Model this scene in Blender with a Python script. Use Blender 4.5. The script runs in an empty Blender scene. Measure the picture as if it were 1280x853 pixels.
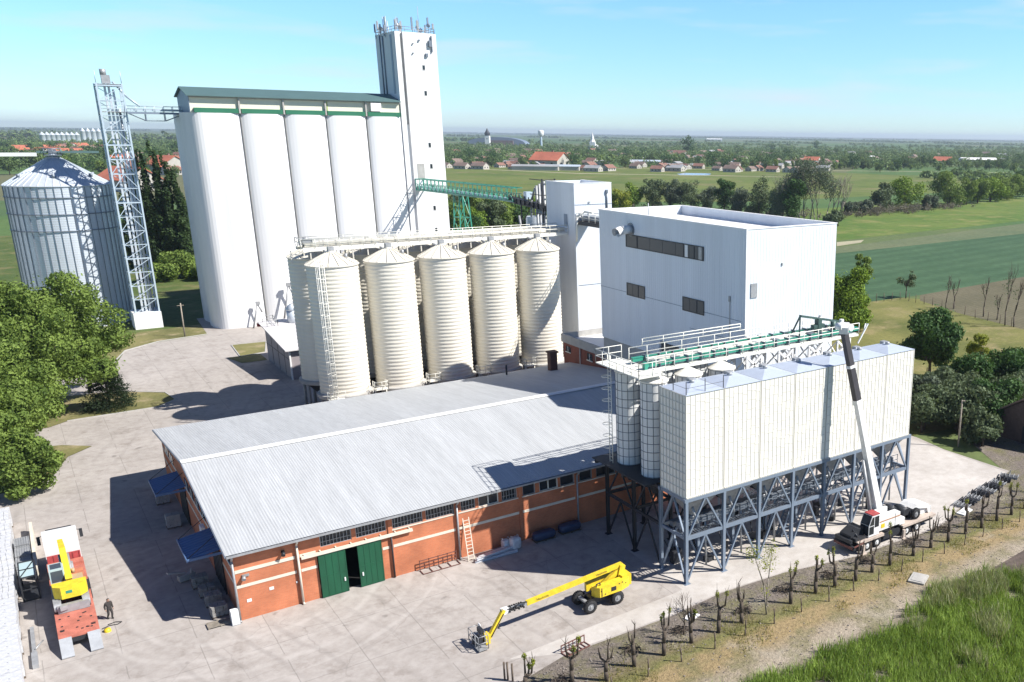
import bpy, math, random
from mathutils import Vector, Matrix
PI=math.pi
R=math.radians
scene=bpy.context.scene
COL=scene.collection
random.seed(7)
# ------------------------------------------------------------------ camera (site axes: x along the warehouse, y across it)
CAM=Vector((-9.6047,-72.0264,36.8))
FW=Vector((0.6054417,0.7463582,-0.2763871)); RT=Vector((0.7788240,-0.6271162,0.0125882)); UP=Vector((0.1639315,0.2228784,0.9609639))
FPX,CX,CY=1120.622,915.429,490.969
cd=bpy.data.cameras.new('camera'); cam=bpy.data.objects.new('camera',cd); COL.objects.link(cam)
m=Matrix((RT,UP,-FW)).transposed().to_4x4(); m.translation=CAM; cam.matrix_world=m
cd.sensor_width=36; cd.lens=FPX/1280*36; cd.shift_x=(640-CX)/1280; cd.shift_y=(CY-426.5)/1280; cd.clip_start=.5; cd.clip_end=60000
scene.camera=cam
def G(px,py,z=0.0):                                  # a point of the survey: where the sight line meets the level z
    d=FW+RT*((px-CX)/FPX)-UP*((py-CY)/FPX); t=(z-CAM.z)/d.z
    p=CAM+d*t; return Vector((p.x,p.y,z))
def gxy(px,py): p=G(px,py); return (p.x,p.y)
# ------------------------------------------------------------------ materials
MATS={}
def mat(name,col,rough=.6,metal=0,var=.0,vscale=1.,col2=None,bump=0,bscale=20,spec=.5,stretch=None,fine=0,coords='Object'):
    m=bpy.data.materials.new(name); m.use_nodes=True; nt=m.node_tree; b=nt.nodes['Principled BSDF']
    b.inputs['Roughness'].default_value=rough; b.inputs['Metallic'].default_value=metal
    b.inputs['Specular IOR Level'].default_value=spec
    c=tuple(col)+(1,); b.inputs['Base Color'].default_value=c
    if var or col2 or bump:
        ge=nt.nodes.new('ShaderNodeNewGeometry'); src=ge.outputs['Position']
        if coords=='Object':
            tc=nt.nodes.new('ShaderNodeTexCoord'); src=tc.outputs['Object']
        if stretch:
            mp=nt.nodes.new('ShaderNodeMapping'); mp.inputs['Scale'].default_value=stretch; nt.links.new(src,mp.inputs['Vector']); src=mp.outputs['Vector']
    if var or col2:
        n=nt.nodes.new('ShaderNodeTexNoise'); n.inputs['Scale'].default_value=vscale; n.inputs['Detail'].default_value=6; n.inputs['Roughness'].default_value=.62
        nt.links.new(src,n.inputs['Vector'])
        r=nt.nodes.new('ShaderNodeValToRGB'); r.color_ramp.elements[0].position=.34; r.color_ramp.elements[1].position=.66
        lo=tuple(max(0,x*(1-var)) for x in col)+(1,); hi=tuple(min(.95,x*(1+var)) for x in (col2 or col))+(1,)
        r.color_ramp.elements[0].color=lo; r.color_ramp.elements[1].color=hi
        nt.links.new(n.outputs['Fac'],r.inputs['Fac']); out=r.outputs['Color']
        if fine:
            n2=nt.nodes.new('ShaderNodeTexNoise'); n2.inputs['Scale'].default_value=vscale*9; n2.inputs['Detail'].default_value=4
            nt.links.new(src,n2.inputs['Vector'])
            mr=nt.nodes.new('ShaderNodeMapRange'); mr.inputs['From Min'].default_value=.3; mr.inputs['From Max'].default_value=.7; mr.inputs['To Min'].default_value=1-fine; mr.inputs['To Max'].default_value=1+fine
            nt.links.new(n2.outputs['Fac'],mr.inputs['Value'])
            mx=nt.nodes.new('ShaderNodeVectorMath'); mx.operation='SCALE'; nt.links.new(out,mx.inputs[0]); nt.links.new(mr.outputs['Result'],mx.inputs['Scale']); out=mx.outputs['Vector']
        nt.links.new(out,b.inputs['Base Color'])
    if bump:
        n3=nt.nodes.new('ShaderNodeTexNoise'); n3.inputs['Scale'].default_value=bscale; n3.inputs['Detail'].default_value=5
        nt.links.new(src,n3.inputs['Vector']); bp=nt.nodes.new('ShaderNodeBump'); bp.inputs['Strength'].default_value=bump; bp.inputs['Distance'].default_value=.05
        nt.links.new(n3.outputs['Fac'],bp.inputs['Height']); nt.links.new(bp.outputs['Normal'],b.inputs['Normal'])
    MATS[name]=m; return m
def leafmat(name,c1,c2,scale=.5):
    m=mat(name,c1,.65,var=.30,vscale=scale,col2=c2,spec=.25,fine=.45)
    b=m.node_tree.nodes['Principled BSDF']; b.inputs['Subsurface Weight'].default_value=0
    nt=m.node_tree; t=nt.nodes.new('ShaderNodeBsdfTranslucent'); mx=nt.nodes.new('ShaderNodeMixShader'); mx.inputs[0].default_value=.22
    t.inputs['Color'].default_value=(c2[0]*1.6,c2[1]*1.6,c2[2]*1.1,1)
    o=nt.nodes['Material Output']; nt.links.new(b.outputs[0],mx.inputs[1]); nt.links.new(t.outputs[0],mx.inputs[2]); nt.links.new(mx.outputs[0],o.inputs['Surface'])
    return m
white=mat('white_paint',(.80,.80,.79),.55,var=.04,vscale=.12,stretch=(1,1,.12))
whitewash=mat('whitewashed_concrete',(.76,.76,.76),.8,var=.10,vscale=.10,stretch=(1,1,.12),bump=.2,bscale=3)
panelwhite=mat('white_sheet_panel',(.70,.74,.79),.45,var=.06,vscale=.25,stretch=(2,2,.08))
cream=mat('cream_steel',(.74,.70,.60),.5,var=.07,vscale=.35,stretch=(1,1,.2))
creampanel=mat('cream_panel',(.80,.775,.70),.55,var=.05,vscale=.5,stretch=(1,1,.15))
creamdark=mat('cream_rib',(.60,.58,.52),.55)
roofsheet=mat('galvanised_roof_sheet',(.44,.455,.465),.6,.0,var=.065,vscale=.22,stretch=(4,.16,1),fine=.10,spec=.3)
galv=mat('galvanised_steel',(.58,.63,.68),.42,.25,var=.08,vscale=.4,stretch=(1,1,.25))
galvdark=mat('steel_stiffener',(.20,.23,.27),.5,.5)
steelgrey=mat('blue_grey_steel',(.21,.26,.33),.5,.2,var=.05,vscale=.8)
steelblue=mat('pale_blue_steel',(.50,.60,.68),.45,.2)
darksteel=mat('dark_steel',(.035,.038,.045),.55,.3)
black=mat('black_rubber',(.018,.018,.02),.8,var=.2,vscale=6)
binroof=mat('bin_roof_sheet',(.50,.56,.66),.45,.2,var=.05,vscale=.6)
rail=mat('pale_rail_paint',(.78,.77,.70),.5)
greenpaint=mat('green_conveyor_paint',(.035,.27,.19),.45,var=.08,vscale=1.5)
greendoor=mat('green_door_paint',(.006,.078,.036),.5,var=.14,vscale=1.2,stretch=(1,1,.4))
greenroof=mat('grey_green_roof',(.085,.15,.15),.5,var=.06,vscale=.3)
greenband=mat('green_band',(.018,.15,.08),.6)
glass=mat('dark_window_glass',(.02,.026,.033),.12,spec=.6)
paleglass=mat('pale_window_glass',(.06,.075,.09),.3,spec=.3)
interior=mat('dark_interior',(.015,.015,.016),.9)
concrete=mat('grey_concrete',(.40,.39,.37),.85,var=.12,vscale=.8,bump=.2,bscale=12)
palestone=mat('pale_band_concrete',(.66,.60,.50),.8,var=.08,vscale=1.5)
bluecanopy=mat('blue_sheet',(.09,.17,.33),.45,var=.06,vscale=1)
yellow=mat('yellow_paint',(.74,.53,.03),.45,var=.14,vscale=2.5,fine=.10)
yellow2=mat('excavator_yellow',(.74,.55,.03),.5,var=.15,vscale=2.5,fine=.10)
redpaint=mat('red_truck_paint',(.36,.06,.06),.6,var=.22,vscale=1.5)
redrust=mat('faded_red_deck',(.46,.15,.105),.7,var=.18,vscale=1.3,fine=.12)
whitetruck=mat('white_truck_paint',(.74,.74,.73),.4,var=.10,vscale=2.2,fine=.05)
greymetal=mat('grey_metal',(.35,.36,.37),.5,.3,var=.15,vscale=2)
ramp=mat('pale_ramp_metal',(.45,.47,.49),.5,.3,var=.1,vscale=2)
bark=mat('dark_bark',(.085,.066,.05),.9,var=.3,vscale=3,bump=.6,bscale=10)
palebark=mat('pale_bark',(.25,.22,.18),.9,var=.3,vscale=3)
post=mat('weathered_post',(.13,.10,.075),.9,var=.25,vscale=5)
polewood=mat('grey_pole_wood',(.30,.26,.21),.9,var=.2,vscale=4)
skin=mat('skin',(.45,.27,.19),.6)
darkcloth=mat('dark_work_clothes',(.045,.04,.038),.9,var=.2,vscale=8)
hairm=mat('dark_hair',(.02,.015,.012),.8)
tarp=mat('white_wrap',(.56,.57,.59),.5,var=.16,vscale=3.5,bump=.4,bscale=5)
rooftile=mat('red_tile_roof',(.24,.125,.095),.85,var=.2,vscale=.12,fine=.15)
rooftile2=mat('brown_tile_roof',(.20,.145,.12),.85,var=.2,vscale=.12)
roofgrey=mat('grey_village_roof',(.30,.31,.32),.8,var=.15,vscale=.1)
housewall=mat('pale_house_wall',(.42,.40,.36),.85,var=.1,vscale=.2)
def brickmat(name,c1,c2,mort,sx=1.):
    m=bpy.data.materials.new(name); m.use_nodes=True; nt=m.node_tree; b=nt.nodes['Principled BSDF']; b.inputs['Roughness'].default_value=.85
    tc=nt.nodes.new('ShaderNodeTexCoord'); sp=nt.nodes.new('ShaderNodeSeparateXYZ'); nt.links.new(tc.outputs['Object'],sp.inputs[0])
    ad=nt.nodes.new('ShaderNodeMath'); nt.links.new(sp.outputs[0],ad.inputs[0]); nt.links.new(sp.outputs[1],ad.inputs[1])
    cb=nt.nodes.new('ShaderNodeCombineXYZ'); nt.links.new(ad.outputs[0],cb.inputs[0]); nt.links.new(sp.outputs[2],cb.inputs[1])
    br=nt.nodes.new('ShaderNodeTexBrick'); br.inputs['Scale'].default_value=1; br.inputs['Brick Width'].default_value=.26; br.inputs['Row Height'].default_value=.085; br.inputs['Mortar Size'].default_value=.010
    br.inputs['Color1'].default_value=c1+(1,); br.inputs['Color2'].default_value=c2+(1,); br.inputs['Mortar'].default_value=mort+(1,); br.inputs['Bias'].default_value=-.2
    nt.links.new(cb.outputs[0],br.inputs['Vector'])
    n=nt.nodes.new('ShaderNodeTexNoise'); n.inputs['Scale'].default_value=.55; n.inputs['Detail'].default_value=7; nt.links.new(tc.outputs['Object'],n.inputs['Vector'])
    mr=nt.nodes.new('ShaderNodeMapRange'); mr.inputs['From Min'].default_value=.3; mr.inputs['From Max'].default_value=.7; mr.inputs['To Min'].default_value=.78; mr.inputs['To Max'].default_value=1.16; nt.links.new(n.outputs['Fac'],mr.inputs['Value'])
    mx=nt.nodes.new('ShaderNodeVectorMath'); mx.operation='SCALE'; nt.links.new(br.outputs['Color'],mx.inputs[0]); nt.links.new(mr.outputs['Result'],mx.inputs['Scale']); nt.links.new(mx.outputs['Vector'],b.inputs['Base Color'])
    return m
brick=brickmat('orange_brick',(.54,.165,.07),(.46,.13,.055),(.40,.21,.13))
darkbrick=brickmat('dark_red_brick',(.26,.065,.04),(.22,.055,.035),(.22,.12,.09))
# ------------------------------------------------------------------ mesh builder
OFF={}
class MB:
    def __init__(s): s.v=[]; s.f=[]; s.sm=[]
    def add(s,vs,fs,smooth=False):
        o=len(s.v); s.v.extend([tuple(p) for p in vs]); s.f.extend([tuple(i+o for i in f) for f in fs]); s.sm.extend([smooth]*len(fs)); return s
    def box(s,x0,x1,y0,y1,z0,z1):
        return s.add([(x0,y0,z0),(x1,y0,z0),(x1,y1,z0),(x0,y1,z0),(x0,y0,z1),(x1,y0,z1),(x1,y1,z1),(x0,y1,z1)],
              [(0,3,2,1),(4,5,6,7),(0,1,5,4),(1,2,6,5),(2,3,7,6),(3,0,4,7)])
    def obox(s,c,size,rz=0,rx=0,ry=0):
        M=Matrix.Rotation(rz,3,'Z')@Matrix.Rotation(ry,3,'Y')@Matrix.Rotation(rx,3,'X'); c=Vector(c); h=[a/2 for a in size]
        vs=[c+M@Vector((sx*h[0],sy*h[1],sz*h[2])) for sz in (-1,1) for sx,sy in ((-1,-1),(1,-1),(1,1),(-1,1))]
        return s.add(vs,[(0,3,2,1),(4,5,6,7),(0,1,5,4),(1,2,6,5),(2,3,7,6),(3,0,4,7)])
    def bar(s,p0,p1,w=.1,h=None,w1=None,h1=None):
        p0,p1=Vector(p0),Vector(p1); h=h or w; w1=w1 or w; h1=h1 or (h if w1==w else h*w1/w); d=(p1-p0).normalized(); u=Vector((0,0,1)) if abs(d.z)<.95 else Vector((0,1,0))
        a=d.cross(u).normalized(); b=a.cross(d)
        vs=[]
        for p,ww,hh in ((p0,w,h),(p1,w1,h1)):
            for sa,sb in ((-1,-1),(1,-1),(1,1),(-1,1)): vs.append(p+a*sa*ww/2+b*sb*hh/2)
        return s.add(vs,[(0,1,2,3),(7,6,5,4),(0,4,5,1),(1,5,6,2),(2,6,7,3),(3,7,4,0)])
    def tube(s,p0,p1,r=.1,r1=None,n=8,cap=True):
        p0,p1=Vector(p0),Vector(p1); r1=r if r1 is None else r1; d=(p1-p0).normalized(); u=Vector((0,0,1)) if abs(d.z)<.95 else Vector((1,0,0))
        a=d.cross(u).normalized(); b=a.cross(d); vs=[]
        for p,rr in ((p0,r),(p1,r1)):
            for i in range(n): t=2*PI*i/n; vs.append(p+(a*math.cos(t)+b*math.sin(t))*rr)
        s.add(vs,[((i+1)%n,i,n+i,n+(i+1)%n) for i in range(n)],True)
        if cap:
            o=len(s.v)-2*n; s.f.append(tuple(o+i for i in range(n))); s.f.append(tuple(o+n+i for i in reversed(range(n)))); s.sm+= [False,False]
        return s
    def path(s,pts,r,n=6,r1=None):
        k=len(pts)-1
        for i in range(k):
            ra=r+(r1-r)*i/k if r1 else r; rb=r+(r1-r)*(i+1)/k if r1 else r
            s.tube(pts[i],pts[i+1],ra,rb,n)
        return s
    def lathe(s,prof,cx=0,cy=0,n=32,smooth=True,a0=0,a1=2*PI,squash=1):
        full=abs(a1-a0-2*PI)<1e-6; k=n if full else n+1; o=[]
        vs=[]
        for r,z in prof:
            for i in range(k): t=a0+(a1-a0)*i/n; vs.append((cx+r*math.cos(t),cy+r*math.sin(t)*squash,z))
        fs=[]
        for j in range(len(prof)-1):
            for i in range(n):
                i2=(i+1)%k; fs.append((j*k+i,j*k+i2,(j+1)*k+i2,(j+1)*k+i))
        return s.add(vs,fs,smooth)
    def prism(s,poly,z0,z1,smooth=False):
        n=len(poly); vs=[(x,y,z0) for x,y in poly]+[(x,y,z1) for x,y in poly]
        s.add(vs,[(i,(i+1)%n,n+(i+1)%n,n+i) for i in range(n)],smooth); o=len(s.v)-2*n
        s.f+= [tuple(o+i for i in reversed(range(n))),tuple(o+n+i for i in range(n))]; s.sm+=[False,False]; return s
    def extr(s,prof,axis,c0,c1):
        # prof: list of (a,b); axis 'x': (a,b)=(y,z); axis 'y': (a,b)=(x,z)
        n=len(prof); f=(lambda a,b,c:(c,a,b)) if axis=='x' else (lambda a,b,c:(a,c,b))
        vs=[f(a,b,c0) for a,b in prof]+[f(a,b,c1) for a,b in prof]
        s.add(vs,[(i,(i+1)%n,n+(i+1)%n,n+i) for i in range(n)]+[tuple(reversed(range(n))),tuple(range(n,2*n))]); return s
    def quad(s,*p): return s.add(p,[tuple(range(len(p)))])
    def sphere(s,c,r,n=10,m=6,sc=(1,1,1)):
        prof=[(r*math.sin(PI*j/m),-r*math.cos(PI*j/m)) for j in range(m+1)]
        vs=[]; 
        for rr,z in prof:
            for i in range(n): t=2*PI*i/n; vs.append((c[0]+rr*math.cos(t)*sc[0],c[1]+rr*math.sin(t)*sc[1],c[2]+z*sc[2]))
        return s.add(vs,[(j*n+i,j*n+(i+1)%n,(j+1)*n+(i+1)%n,(j+1)*n+i) for j in range(m) for i in range(n)],True)
    def mesh(s,name,m,off=Vector((0,0,0))):
        me=bpy.data.meshes.new(name); me.from_pydata([(x-off.x,y-off.y,z-off.z) for x,y,z in s.v],[],s.f)
        me.polygons.foreach_set('use_smooth',s.sm); me.materials.append(m); me.update()
        return me
    def build(s,name,m,parent=None,extra=()):
        n0=len(s.f); mi=[0]*n0; mats=[m]
        for e,em in extra:
            o=len(s.v); s.v+=e.v; s.f+=[tuple(i+o for i in f) for f in e.f]; s.sm+=e.sm; mats.append(em); mi+=[len(mats)-1]*len(e.f)
        off=OFF.get(parent.name,Vector((0,0,0))) if parent else Vector((0,0,0))
        me=s.mesh(name,m,off)
        for em in mats[1:]: me.materials.append(em)
        if extra: me.polygons.foreach_set('material_index',mi)
        o=bpy.data.objects.new(name,me); COL.objects.link(o)
        if parent: o.parent=parent
        OFF[o.name]=off
        return o
def tag(o,label=None,cat=None,group=None,kind=None):
    if label: o['label']=label
    if cat: o['category']=cat
    if group: o['group']=group
    if kind: o['kind']=kind
    return o
def thing(name,loc,label,cat,group=None,rz=0):
    o=bpy.data.objects.new(name,None); COL.objects.link(o); o.location=loc; o.rotation_euler=(0,0,rz); o.empty_display_size=.3
    OFF[o.name]=Vector(loc) if rz==0 else Vector((0,0,0)); tag(o,label,cat,group); return o
def solo(mb,name,m,loc,label,cat,group=None,rz=0):      # a thing that is one mesh, built round its own base point
    o=bpy.data.objects.new(name,mb.mesh(name,m)); COL.objects.link(o); o.location=loc; o.rotation_euler=(0,0,rz); OFF[o.name]=Vector(loc); return tag(o,label,cat,group)
def dup(root,loc,label=None,rz=None,sc=None,group=None):
    r=root.copy(); COL.objects.link(r); r.location=loc
    if rz is not None: r.rotation_euler=(0,0,rz)
    if sc is not None: r.scale=sc if hasattr(sc,'__len__') else (sc,sc,sc)
    if label: r['label']=label
    if group: r['group']=group
    for ch in root.children:
        c=ch.copy(); COL.objects.link(c); c.parent=r
        for g in ch.children:
            d=g.copy(); COL.objects.link(d); d.parent=c
    return r
def railing(mb,pts,h=1.05,r=.035,step=1.8,mid=True,n=5):
    for a,b in zip(pts[:-1],pts[1:]):
        a,b=Vector(a),Vector(b); L=(b-a).length; k=max(1,round(L/step))
        for i in range(k+1): p=a.lerp(b,i/k); mb.tube(p,p+Vector((0,0,h)),r,n=n)
        for z in ((h,h*.5) if mid else (h,)): mb.tube(a+Vector((0,0,z)),b+Vector((0,0,z)),r,n=n)
    return mb
ORD=['first','second','third','fourth','fifth','sixth','seventh','eighth','ninth','tenth','eleventh','twelfth','thirteenth','fourteenth','fifteenth','sixteenth','seventeenth','eighteenth','nineteenth','twentieth','twenty-first','twenty-second','twenty-third','twenty-fourth','twenty-fifth','twenty-sixth','twenty-seventh','twenty-eighth','twenty-ninth','thirtieth']
HAZE=8e-5; SKYS=.084; SKYA=1.0; SKYD=.0; SKYO=3.0; SUN=5.0; EXPO=.68
SKYRAMP=[(0,(.37,.50,.68)),(.13,(.42,.595,.75)),(.3,(.12,.20,.32)),(1,(.055,.12,.26))]
# ================================================================== SETTING
def groundmat(name,build):
    m=bpy.data.materials.new(name); m.use_nodes=True; nt=m.node_tree; b=nt.nodes['Principled BSDF']; b.inputs['Roughness'].default_value=.92; b.inputs['Specular IOR Level'].default_value=.2
    build(nt,b); return m
def N(nt,t,**kw):
    n=nt.nodes.new(t)
    for k,v in kw.items():
        if k in n.inputs: n.inputs[k].default_value=v
        else: setattr(n,k,v)
    return n
def noise(nt,src,scale,detail=5,rough=.6,stretch=None):
    if stretch:
        mp=nt.nodes.new('ShaderNodeMapping'); mp.inputs['Scale'].default_value=stretch; nt.links.new(src,mp.inputs['Vector']); src=mp.outputs['Vector']
    n=N(nt,'ShaderNodeTexNoise',Scale=scale,Detail=detail,Roughness=rough); nt.links.new(src,n.inputs['Vector']); return n.outputs['Fac']
def ramp_(nt,fac,stops):
    r=nt.nodes.new('ShaderNodeValToRGB'); e=r.color_ramp.elements
    while len(e)<len(stops): e.new(.5)
    for i,(p,c) in enumerate(stops): e[i].position=p; e[i].color=tuple(c)+(1,)
    nt.links.new(fac,r.inputs['Fac']); return r.outputs['Color']
def math_(nt,op,a,b=None,clamp=False):
    n=nt.nodes.new('ShaderNodeMath'); n.operation=op; n.use_clamp=clamp
    for i,x in enumerate((a,b)):
        if x is None: continue
        if isinstance(x,(int,float)): n.inputs[i].default_value=x
        else: nt.links.new(x,n.inputs[i])
    return n.outputs[0]
def mixc(nt,fac,a,b,mode='MIX'):
    n=nt.nodes.new('ShaderNodeMix'); n.data_type='RGBA'; n.blend_type=mode
    for s,x in ((n.inputs[0],fac),(n.inputs[6],a),(n.inputs[7],b)):
        if isinstance(x,(int,float)): s.default_value=x
        elif isinstance(x,tuple): s.default_value=x+(1,) if len(x)==3 else x
        else: nt.links.new(x,s)
    return n.outputs[2]
def pos(nt): return nt.nodes.new('ShaderNodeNewGeometry').outputs['Position']
def sepxyz(nt,p): s=nt.nodes.new('ShaderNodeSeparateXYZ'); nt.links.new(p,s.inputs[0]); return s.outputs
def bumpn(nt,b,h,strength=.4,dist=.1):
    n=nt.nodes.new('ShaderNodeBump'); n.inputs['Strength'].default_value=strength; n.inputs['Distance'].default_value=dist; nt.links.new(h,n.inputs['Height']); nt.links.new(n.outputs['Normal'],b.inputs['Normal'])
def g_far(nt,b):           # the plain: big fields of different greens, in cells
    p=pos(nt)
    v=N(nt,'ShaderNodeTexVoronoi',Scale=.0016); mp=nt.nodes.new('ShaderNodeMapping'); mp.inputs['Rotation'].default_value=(0,0,.5); mp.inputs['Scale'].default_value=(1,2.2,1); nt.links.new(p,mp.inputs['Vector']); nt.links.new(mp.outputs['Vector'],v.inputs['Vector'])
    s=sepxyz(nt,v.outputs['Color'])
    c=ramp_(nt,s[0],[(0,(.060,.125,.038)),(.3,(.085,.155,.045)),(.55,(.055,.12,.05)),(.75,(.12,.15,.06)),(.92,(.15,.135,.085))])
    n=noise(nt,p,.02,6); c=mixc(nt,.35,c,ramp_(nt,n,[(.3,(.045,.095,.03)),(.7,(.13,.165,.055))]))
    n2=noise(nt,p,.5,4); mr=N(nt,'ShaderNodeMapRange'); mr.inputs[1].default_value=.3; mr.inputs[2].default_value=.7; mr.inputs[3].default_value=.8; mr.inputs[4].default_value=1.2; nt.links.new(n2,mr.inputs[0])
    nt.links.new(mixc(nt,1.,c,mr.outputs[0],'MULTIPLY'),b.inputs['Base Color'])
def field(c1,c2,sc=.05,row=None,rowdir=(0,1,0),fine=1.2,c3=None,rowamt=.25):
    def f(nt,b):
        p=pos(nt); c=ramp_(nt,noise(nt,p,sc,6),[(.32,c1),(.66,c2)])
        if c3: c=mixc(nt,ramp_(nt,noise(nt,p,sc*2.3,5),[(.52,(0,0,0)),(.68,(1,1,1))]),c,c3)
        f2=noise(nt,p,fine,5,.7); c=mixc(nt,1.,c,ramp_(nt,f2,[(.3,(.66,.66,.66)),(.7,(1.0,1.0,1.0))]),'MULTIPLY')
        if row:
            d=nt.nodes.new('ShaderNodeVectorMath'); d.operation='DOT_PRODUCT'; nt.links.new(p,d.inputs[0]); d.inputs[1].default_value=rowdir
            w=math_(nt,'SINE',math_(nt,'MULTIPLY',d.outputs['Value'],2*PI/row)); w=math_(nt,'ADD',math_(nt,'MULTIPLY',w,.5),.5)
            c=mixc(nt,math_(nt,'MULTIPLY',w,rowamt),c,(c1[0]*.45,c1[1]*.5,c1[2]*.45))
        nt.links.new(c,b.inputs['Base Color']); bumpn(nt,b,f2,.5,.15)
    return f
def g_yard(nt,b):
    p=pos(nt); s=sepxyz(nt,p); b.inputs['Roughness'].default_value=.85
    c=ramp_(nt,noise(nt,p,.09,7,.65),[(.3,(.36,.33,.305)),(.55,(.425,.392,.365)),(.72,(.48,.447,.42))])
    c=mixc(nt,.8,c,ramp_(nt,noise(nt,p,1.1,7,.7),[(.28,(.72,.70,.68)),(.62,(1.,1.,1.))]),'MULTIPLY')
    c=mixc(nt,.6,c,ramp_(nt,noise(nt,p,.33,5,.75),[(.33,(.62,.59,.56)),(.46,(1,1,1))]),'MULTIPLY')       # stains
    # slab joints
    wob=math_(nt,'MULTIPLY',noise(nt,p,.8,3),.10)
    def joint(a,per,off,w):
        t=math_(nt,'FRACT',math_(nt,'ADD',math_(nt,'DIVIDE',math_(nt,'ADD',a,wob),per),off)); d=math_(nt,'ABSOLUTE',math_(nt,'SUBTRACT',t,.5))
        return math_(nt,'LESS_THAN',d,w/per)
    j=math_(nt,'MAXIMUM',joint(s[0],4.6,.18,.035),joint(s[1],6.4,.3,.035))
    j=math_(nt,'MULTIPLY',j,math_(nt,'GREATER_THAN',noise(nt,p,.21,2),.42))
    c=mixc(nt,math_(nt,'MULTIPLY',j,.55),c,(.20,.185,.17))
    # cracks
    v=N(nt,'ShaderNodeTexVoronoi',Scale=.16); v.feature='DISTANCE_TO_EDGE'
    wv=nt.nodes.new('ShaderNodeVectorMath'); wv.operation='ADD'; nn=N(nt,'ShaderNodeTexNoise',Scale=.6,Detail=4); nt.links.new(p,nn.inputs['Vector']); nt.links.new(p,wv.inputs[0]); nt.links.new(nn.outputs['Color'],wv.inputs[1]); nt.links.new(wv.outputs[0],v.inputs['Vector'])
    cr=math_(nt,'MULTIPLY',math_(nt,'LESS_THAN',v.outputs['Distance'],.006),math_(nt,'GREATER_THAN',noise(nt,p,.06,2),.55)); c=mixc(nt,math_(nt,'MULTIPLY',cr,.28),c,(.2,.185,.17))
    # tyre arcs round the warehouse corner
    def arc(cx_,cy_,r0,r1):
        dx=math_(nt,'SUBTRACT',s[0],cx_); dy=math_(nt,'SUBTRACT',s[1],cy_); r=math_(nt,'SQRT',math_(nt,'ADD',math_(nt,'MULTIPLY',dx,dx),math_(nt,'MULTIPLY',dy,dy)))
        return r
    r=arc(1.5,5.0,0,0); w=math_(nt,'SINE',math_(nt,'MULTIPLY',math_(nt,'ADD',r,math_(nt,'MULTIPLY',noise(nt,p,.15,2),1.6)),2.9)); w=ramp_(nt,w,[(.55,(0,0,0)),(.98,(1,1,1))])
    band=math_(nt,'MULTIPLY',math_(nt,'GREATER_THAN',r,7.5),math_(nt,'LESS_THAN',r,15)); c=mixc(nt,math_(nt,'MULTIPLY',math_(nt,'MULTIPLY',w,band),math_(nt,'MULTIPLY',noise(nt,p,.3,4),.4)),c,(.56,.53,.50))
    # darker wheel tracks down the yard, oil spots
    tx=math_(nt,'ADD',math_(nt,'ADD',s[0],math_(nt,'MULTIPLY',math_(nt,'SINE',math_(nt,'MULTIPLY',s[1],.055)),5.0)),math_(nt,'MULTIPLY',noise(nt,p,.1,2),3.0))
    tr=ramp_(nt,math_(nt,'SINE',math_(nt,'MULTIPLY',tx,2.6)),[(.72,(0,0,0)),(1,(1,1,1))])
    c=mixc(nt,math_(nt,'MULTIPLY',math_(nt,'MULTIPLY',tr,ramp_(nt,noise(nt,p,.07,4),[(.42,(0,0,0)),(.62,(1,1,1))])),.30),c,(.22,.20,.185))
    c=mixc(nt,ramp_(nt,noise(nt,p,.62,2,.4),[(.70,(0,0,0)),(.76,(.55,.55,.55))]),c,(.15,.135,.125))
    nt.links.new(c,b.inputs['Base Color']); bumpn(nt,b,noise(nt,p,9,5),.15,.03)
def g_apron(nt,b):          # newer, paler concrete with a dusty edge
    p=pos(nt); c=ramp_(nt,noise(nt,p,.16,7,.65),[(.3,(.44,.41,.38)),(.7,(.57,.54,.505))])
    c=mixc(nt,.7,c,ramp_(nt,noise(nt,p,.9,6,.7),[(.3,(.75,.72,.69)),(.6,(1,1,1))]),'MULTIPLY')
    nt.links.new(c,b.inputs['Base Color'])
def g_verge(nt,b):
    p=pos(nt); s=sepxyz(nt,p); y=math_(nt,'ADD',s[1],math_(nt,'MULTIPLY',math_(nt,'SUBTRACT',noise(nt,p,.5,5),.5),2.4))
    mr=N(nt,'ShaderNodeMapRange'); mr.inputs[1].default_value=-31.5; mr.inputs[2].default_value=-19.5; nt.links.new(y,mr.inputs[0])
    dirt=(.185,.155,.13); straw=(.33,.25,.135); pale=(.40,.345,.275); grass=(.175,.175,.062); soil=(.195,.168,.145)
    c=ramp_(nt,mr.outputs[0],[(0,dirt),(.12,pale),(.24,(.34,.285,.21)),(.36,straw),(.47,straw),(.55,grass),(.63,(.2,.165,.10)),(.72,soil),(1,soil)])
    c=mixc(nt,ramp_(nt,noise(nt,p,.35,6,.7),[(.46,(0,0,0)),(.62,(.7,.7,.7))]),c,(.17,.165,.075))
    c=mixc(nt,ramp_(nt,noise(nt,p,.22,5,.6),[(.56,(0,0,0)),(.72,(.75,.75,.75))]),c,(.40,.36,.29))
    f2=noise(nt,p,3.2,6,.75); c=mixc(nt,1.,c,ramp_(nt,f2,[(.3,(.55,.54,.52)),(.5,(1,1,1)),(.72,(1.25,1.22,1.18))]),'MULTIPLY')
    nt.links.new(c,b.inputs['Base Color']); bumpn(nt,b,f2,.8,.25)
far_m=groundmat('plain_fields',g_far); yard_m=groundmat('yard_concrete',g_yard); apron_m=groundmat('apron_concrete',g_apron); verge_m=groundmat('verge_soil',g_verge)
lawn_m=groundmat('dry_lawn',field((.13,.135,.05),(.27,.245,.10),.12,fine=2.5,c3=(.36,.30,.17)))
meadow_m=groundmat('dry_meadow',field((.115,.135,.035),(.235,.225,.075),.06,fine=1.3,c3=(.30,.255,.12)))
def sheet(name,poly,z,m):
    mb=MB(); mb.add([(x,y,z) for x,y in poly],[tuple(range(len(poly)))])
    o=mb.build(name,m); return tag(o,kind='structure')
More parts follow.
